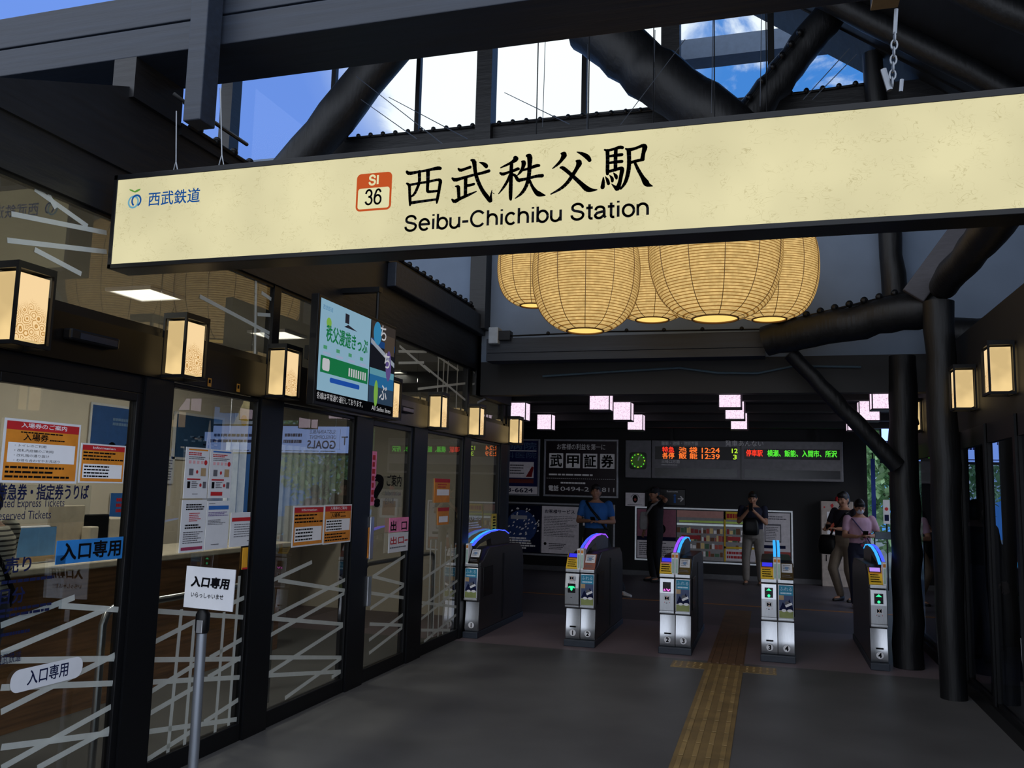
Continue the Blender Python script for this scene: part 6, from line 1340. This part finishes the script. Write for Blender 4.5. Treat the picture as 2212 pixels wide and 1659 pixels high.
def person(label, pos, rot, H=1.70, elb=((-0.25, 0.02, 1.1), (0.25, 0.02, 1.1)), wri=((-0.25, -0.06, 0.86), (0.25, -0.06, 0.86)), hd=((0, -0.2, -0.9), (0, -0.2, -0.9)), kne=((-0.1, -0.03, 0.49), (0.1, -0.03, 0.49)), ank=((-0.11, 0.02, 0.09), (0.11, 0.02, 0.09)),
           shirt=(60, 60, 66), sleeve=0.6, pants=(40, 40, 46), shoes=(40, 40, 44), hair=True, head=(0, -0.02, 0), nod=0.0, build_=1.0, cap=None, mask=None, toe=None, shirt_mat=None, long_hair=False):
    t = thing('person', label, 'person'); k = H/1.70
    V = lambda p: Vector(p)*k
    sh = [(-0.185*build_, 0.01, 1.385), (0.185*build_, 0.01, 1.385)]; hip = [(-0.09, 0, 0.9), (0.09, 0, 0.9)]; hc = Vector((head[0], head[1], 1.575+head[2]))
    RX = Matrix.Rotation(nod, 3, 'X')
    def hp(v): return V(hc+RX @ Vector(v))
    b = MB(SKIN); x = MB(SKIN)
    b.ball(hp((0, 0, 0)), 0.074*k, 0.092*k, 0.113*k, 16, 12); b.ball(hp((0, -0.035, -0.06)), 0.054*k, 0.055*k, 0.058*k); b.ball(hp((0, -0.098, -0.018)), 0.013*k, 0.02*k, 0.024*k, 8, 6)
    for s in (-1, 1): b.ball(hp((s*0.077, 0.008, -0.01)), 0.012*k, 0.02*k, 0.032*k, 8, 6); b.ball(hp((s*0.045, -0.07, -0.03)), 0.022*k, 0.02*k, 0.02*k, 8, 6)
    b.tube([V((0, 0.01, 1.38)), V(hc+Vector((0, 0.015, -0.07)))], [0.058*k, 0.052*k], 12)
    def torso(m, g, z0=0.84, z1=1.44):
        R_ = [(0.84, 0.155, 0.11), (0.92, 0.165, 0.12), (1.02, 0.148, 0.108), (1.12, 0.15, 0.108), (1.24, 0.172, 0.118), (1.34, 0.178, 0.11), (1.41, 0.12, 0.08), (1.45, 0.062, 0.06)]
        m.loft([[V(p) for p in ell(0, 0.005, z, (rx+g)*build_, (ry+g)*build_)] for z, rx, ry in R_ if z0-0.001 <= z <= z1+0.02])
    torso(b, 0.0)
    for i in (0, 1):
        limb(b, [V(sh[i]), V(elb[i]), V(wri[i])], [0.05*k, 0.04*k, 0.027*k]); limb(b, [V(hip[i]), V(kne[i]), V(ank[i])], [0.085*k, 0.056*k, 0.04*k]); hand(x, V(wri[i]), hd[i], 1 if i == 0 else -1)
        b.ball(V(Vector(ank[i])+Vector((0, -0.06, -0.05))), 0.04*k, 0.11*k, 0.034*k)
    remesh(b, 'body', t, 0.010, 2, x)
    sm = MB(shirt_mat or mat('cloth_%d_%d_%d' % shirt, shirt, 0.85, var=0.12, scale=9, bump=0.15)); torso(sm, 0.014, 0.92, 1.41)
    for i in (0, 1):
        s_, e_, w_ = Vector(sh[i]), Vector(elb[i]), Vector(wri[i])
        if sleeve <= 1: limb(sm, [V(s_), V(s_+(e_-s_)*sleeve)], [0.064*k, 0.056*k])
        else: limb(sm, [V(s_), V(e_), V(e_+(w_-e_)*min(0.95, sleeve-1))], [0.063*k, 0.052*k, 0.042*k])
    remesh(sm, 'shirt', t, 0.011, 3)
    pm = MB(mat('trouser_%d_%d_%d' % pants, pants, 0.85, var=0.12, scale=9, bump=0.15)); torso(pm, 0.017, 0.84, 1.02)
    for i in (0, 1): limb(pm, [V(hip[i]), V(kne[i]), V(Vector(ank[i])+Vector((0, 0, 0.02)))], [0.105*k, 0.079*k, 0.063*k])
    pm.ball(V((0, 0, 0.86)), 0.16*k, 0.115*k, 0.1*k); remesh(pm, 'trousers', t, 0.012, 3)
    for i in (0, 1):
        m = MB(mat('shoe_%d_%d_%d' % shoes, shoes, 0.6)); a = Vector(ank[i]); dr = Vector(toe[i]).normalized() if toe else Vector((0, -1, 0)); sd = Vector((0, 0, 1)).cross(dr)
        rings = []
        for u, w_, hh in ((-0.07, 0.02, 0.05), (-0.05, 0.038, 0.085), (0.02, 0.042, 0.09), (0.08, 0.046, 0.06), (0.15, 0.044, 0.045), (0.185, 0.02, 0.035)):
            c = a+dr*u; z0 = a.z-0.09
            rings.append([V((c.x+sd.x*w_*math.cos(q), c.y+sd.y*w_*math.cos(q), z0+hh/2+hh/2*math.sin(q))) for q in [2*PI*j/12 for j in range(12)]])
        m.loft(rings); m.build('shoe', t, smooth=True)
    if hair:
        m = MB(HAIR); m.ball(hp((0, 0.016, 0.022)), 0.083*k, 0.096*k, 0.108*k, 16, 10); m.ball(hp((0, 0.04, -0.03)), 0.079*k, 0.07*k, 0.08*k); m.ball(hp((0, -0.045, 0.07)), 0.07*k, 0.05*k, 0.045*k)
        if long_hair: m.ball(hp((0, 0.07, -0.1)), 0.07*k, 0.04*k, 0.12*k)
        remesh(m, 'hair', t, 0.011, 2)
    if cap:
        m = MB(mat('cap_cloth', cap, 0.8)); m.ball(hp((0, 0.005, 0.045)), 0.09*k, 0.104*k, 0.088*k); m.ball(hp((0, -0.12, 0.045)), 0.07*k, 0.075*k, 0.012*k); remesh(m, 'cap', t, 0.01, 2)
    if mask:
        m = MB(mat('face_mask', mask, 0.8)); m.ball(hp((0, -0.052, -0.045)), 0.06*k, 0.062*k, 0.052*k); m.build('face_mask', t, smooth=True)
    m = MB(INK)
    for s in (-1, 1): m.ball(hp((s*0.03, -0.088, 0.012)), 0.011*k, 0.007*k, 0.006*k, 8, 6); m.ball(hp((s*0.031, -0.09, 0.034)), 0.018*k, 0.005*k, 0.004*k, 8, 6)
    m.build('eyes', t, smooth=True)
    if not mask:
        m = MB(mat('lip_tone', (140, 80, 74), 0.6)); m.ball(hp((0, -0.086, -0.066)), 0.024*k, 0.008*k, 0.007*k, 8, 6); m.build('mouth', t, smooth=True)
    t.location = pos; t.rotation_euler = (0, 0, rot)
    def W2(p): return Matrix.Rotation(rot, 3, 'Z') @ V(p)+Vector(pos)
    return t, W2
def phone(W2, c, label, tilt=0.5, ax=(1, 0, 0)):
    c = W2(c); t = MB(BLACK); a = Vector(ax); b = Vector((0, -math.sin(tilt), math.cos(tilt)))
    t.bar(c-b*0.07, c+b*0.07, 0.07, 0.008, up=a.cross(b)); tag(t.build('smartphone'), label, 'phone')
def strap_bag(W2, pts, w, m, name, label, cat, body=None, r=0.0):
    """Bag: a strap through pts and a soft body (centre, radii)."""
    P = [W2(p) for p in pts]; t = thing(name, label, cat, W2(body[0]) if body else P[0])
    s = MB(m); s.tube(P, w, 8); s.build('strap', t, smooth=True)
    if body:
        c = W2(body[0]); b = MB(m); rx, ry, rz = body[1]; rot = Matrix.Rotation(r, 3, 'Z')
        b.loft([[c+rot @ Vector(p) for p in [(rx*f*math.copysign(abs(math.cos(q))**0.6, math.cos(q)), ry*f*math.copysign(abs(math.sin(q))**0.6, math.sin(q)), z) for q in [2*PI*j/20 for j in range(20)]]] for z, f in ((-rz, 0.75), (-rz*0.9, 0.95), (-rz*0.3, 1.05), (rz*0.4, 0.98), (rz*0.9, 0.8), (rz, 0.6))])
        b.build('pouch', t, smooth=True)
    return t
# blue-shirted man behind gate lanes 1 and 2
c = on_y(1288, 1048, 13.5)
t, W2 = person('man in a blue short-sleeved shirt with a black shoulder strap, hands on a phone', (c.x, 13.5, 0), 0.05, 1.71, elb=((-0.27, -0.03, 1.12), (0.28, -0.03, 1.12)), wri=((-0.07, -0.24, 1.13), (0.08, -0.24, 1.12)), hd=((0.8, -0.5, 0.05), (-0.8, -0.5, 0.05)),
    kne=((-0.12, -0.02, 0.49), (0.24, -0.06, 0.49)), ank=((-0.14, 0.02, 0.09), (0.42, -0.06, 0.09)), shirt=(44, 104, 176), pants=(30, 32, 38), shoes=(206, 204, 202), toe=((0, -1, 0), (0.85, -0.5, 0)), build_=1.08, mask=None, nod=-0.05)
phone(W2, (0.0, -0.3, 1.15), 'black smartphone in the hands of the blue-shirted man', 0.9)
strap_bag(W2, [(-0.12, 0.1, 1.42), (-0.14, -0.07, 1.42), (-0.05, -0.14, 1.3), (0.06, -0.15, 1.18), (0.17, -0.1, 1.02), (0.18, 0.02, 1.0)], 0.02, BLACK, 'shoulder_strap', 'black strap crossing the chest of the blue-shirted man', 'strap')
# person in black with a white bag, arm raised to the head, turned to the left
c = on_y(1416, 1050, 15.9)
t, W2 = person('person all in black with a cap, hand raised to the neck, white sling bag', (c.x, 15.9, 0), -0.95, 1.70, elb=((-0.26, -0.02, 1.12), (0.34, 0.02, 1.47)), wri=((-0.24, -0.1, 0.9), (0.13, 0.06, 1.52)), hd=((0, -0.3, -0.9), (-0.9, 0.1, 0.3)),
    shirt=(24, 24, 28), pants=(20, 20, 26), shoes=(24, 24, 26), cap=(22, 22, 26), kne=((-0.1, -0.04, 0.49), (0.11, -0.02, 0.49)), ank=((-0.12, 0.02, 0.09), (0.13, 0.03, 0.09)))
strap_bag(W2, [(0.14, 0.03, 1.45), (0.1, -0.12, 1.36), (-0.02, -0.15, 1.24), (-0.13, -0.14, 1.15)], 0.02, mat('off_white_bag', (168, 166, 166), 0.7), 'sling_bag', 'off-white sling bag on the chest of the person in black', 'bag', ((-0.15, -0.16, 1.08), (0.075, 0.045, 0.16)))
# dark-shirted man with pale trousers at the white case
c = on_y(1626, 1062, 16.25)
t, W2 = person('man in a dark tee with navy sleeves and pale trousers, phone held at his chin', (c.x, 16.25, 0), -0.1, 1.66, elb=((-0.24, -0.12, 1.14), (0.24, -0.1, 1.13)), wri=((-0.05, -0.26, 1.36), (0.04, -0.27, 1.35)), hd=((0.4, -0.2, 0.7), (-0.4, -0.2, 0.7)),
    shirt=(26, 30, 52), pants=(128, 122, 116), shoes=(60, 52, 48), nod=0.25, ank=((-0.13, 0.0, 0.09), (0.13, 0.0, 0.09)), kne=((-0.13, -0.02, 0.49), (0.12, -0.02, 0.49)), build_=1.1)
phone(W2, (0.0, -0.33, 1.42), 'smartphone at the chin of the man in pale trousers', 0.3)
strap_bag(W2, [(-0.13, 0.1, 1.4), (-0.13, -0.1, 1.38), (-0.12, -0.15, 1.2)], 0.018, BLACK, 'front_pack', 'black bag worn on the chest of the man in pale trousers', 'bag', ((-0.02, -0.16, 1.06), (0.14, 0.06, 0.15)))
# two people at the right, by the cabinet
c = on_y(1826, 1062, 14.5)
t, W2 = person('man in a dark navy shirt and beige trousers behind the pink tee', (c.x-0.02, 14.5, 0), -0.7, 1.69, elb=((-0.26, -0.08, 1.13), (0.25, -0.06, 1.12)), wri=((-0.16, -0.28, 1.1), (0.06, -0.28, 1.12)), hd=((0.6, -0.7, 0.1), (-0.6, -0.6, 0.1)),
    shirt=(30, 30, 42), pants=(122, 108, 92), shoes=(30, 28, 28), kne=((-0.13, -0.14, 0.5), (0.08, -0.03, 0.49)), ank=((-0.1, 0.0, 0.09), (0.12, 0.05, 0.09)), nod=0.2)
strap_bag(W2, [(0.13, 0.06, 1.42), (0.1, -0.11, 1.36), (-0.1, -0.16, 1.1), (-0.2, -0.12, 0.95)], 0.017, BLACK, 'shoulder_bag', 'black shoulder bag at the hip of the man in beige trousers', 'bag', ((-0.24, -0.1, 0.86), (0.15, 0.07, 0.15)), -0.5)
phone(W2, (-0.04, -0.36, 1.14), 'smartphone held by the man in beige trousers', 0.9)
c = on_y(1848, 1080, 13.7)
PK = mat('pink_violet_tee', (198, 160, 182), 0.85, var=0.15, scale=7)
t, W2 = person('person in a pink-violet tee with a dark print, looking down at a phone', (c.x+0.05, 13.7, 0), 0.15, 1.58, elb=((-0.25, -0.06, 1.12), (0.27, -0.06, 1.14)), wri=((-0.1, -0.25, 1.12), (0.08, -0.26, 1.13)), hd=((0.7, -0.5, 0.15), (-0.7, -0.5, 0.15)),
    shirt_mat=PK, pants=(34, 38, 60), shoes=(196, 192, 190), nod=0.42, mask=(196, 200, 214), ank=((-0.1, 0, 0.09), (0.13, 0, 0.09)))
P_ = Pan(W2((-0.02, -0.148, 0.98)), (1, 0.15, 0), (0, 0, 1)); rr = random.Random(4)
for i in range(14): P_.disc(rr.uniform(0, 0.14), rr.uniform(0, 0.16), rr.uniform(0.012, 0.03), rr.choice([GREYINK, mat('plum_print'), mat('olive_brown_print', (96, 84, 74))]), 1+0.2*i, 9)
P_.v = [Matrix.Rotation(-0.15, 3, 'Z') @ (v-t.location)+t.location for v in P_.v]; P_.build('shirt_print', t)
phone(W2, (0.0, -0.33, 1.16), 'smartphone held by the person in the pink-violet tee', 0.8)
strap_bag(W2, [(-0.14, 0.06, 1.42), (-0.12, -0.11, 1.37), (0.02, -0.15, 1.18), (0.15, -0.1, 0.98)], 0.009, mat('violet_cord', (70, 60, 100)), 'phone_cord', 'thin violet cord across the pink-violet tee', 'cord')
# striped shirt inside the office at the left edge
c = on_x(6, 1200, -4.05)
def pat_stripe():
    m = mat('striped_cotton', (196, 190, 174), 0.85); t = m.node_tree; b = t.nodes['Principled BSDF']; co = t.nodes.new('ShaderNodeTexCoord'); w = t.nodes.new('ShaderNodeTexWave'); w.wave_type = 'BANDS'; w.bands_direction = 'Z'; w.inputs['Scale'].default_value = 12; w.inputs['Distortion'].default_value = 0.3
    t.links.new(co.outputs['Object'], w.inputs['Vector']); t.links.new(_ramp(t, w.outputs['Fac'], [(0.62, lin((200, 194, 178))), (0.75, lin((70, 66, 64)))]), b.inputs['Base Color']); return m
t, W2 = person('person in a finely striped pale shirt at the office counter, left picture edge', (-4.05, c.y-0.14, 0), -PI/2+0.2, 1.62, shirt_mat=pat_stripe(), sleeve=0.85, pants=(58, 64, 84), shoes=(60, 56, 54), elb=((-0.27, -0.06, 1.12), (0.27, -0.06, 1.12)), wri=((-0.2, -0.26, 1.08), (0.2, -0.26, 1.08)), hd=((0.2, -0.9, 0), (-0.2, -0.9, 0)), build_=1.1)
strap_bag(W2, [(0.14, -0.1, 1.4), (0.15, 0.08, 1.42), (0.05, 0.14, 1.25), (-0.1, 0.14, 1.05), (-0.2, 0.06, 0.95)], 0.014, BLACK, 'shoulder_strap', 'black strap across the back of the striped shirt', 'strap')
# two people beyond the right glass
c = on_y(2096, 1085, 9.9)
t, W2 = person('person in a dark jacket and grey trousers standing behind the right glass', (c.x+0.04, 9.9, 0), 2.4, 1.62, shirt=(34, 38, 48), sleeve=1.9, pants=(84, 82, 84), shoes=(40, 38, 38))
c = on_y(2168, 1178, 7.4)
t, W2 = person('short dark-haired person with a face mask behind the nearest right glass', (2.02, 7.35, 0), 0.5, 1.34, shirt=(120, 30, 28), sleeve=1.8, pants=(40, 40, 46), shoes=(40, 38, 38), mask=(206, 208, 212), nod=0.3, wri=((-0.12, -0.26, 1.0), (0.12, -0.26, 1.0)), elb=((-0.25, -0.04, 1.1), (0.25, -0.04, 1.1)), hd=((0, -1, 0), (0, -1, 0)))
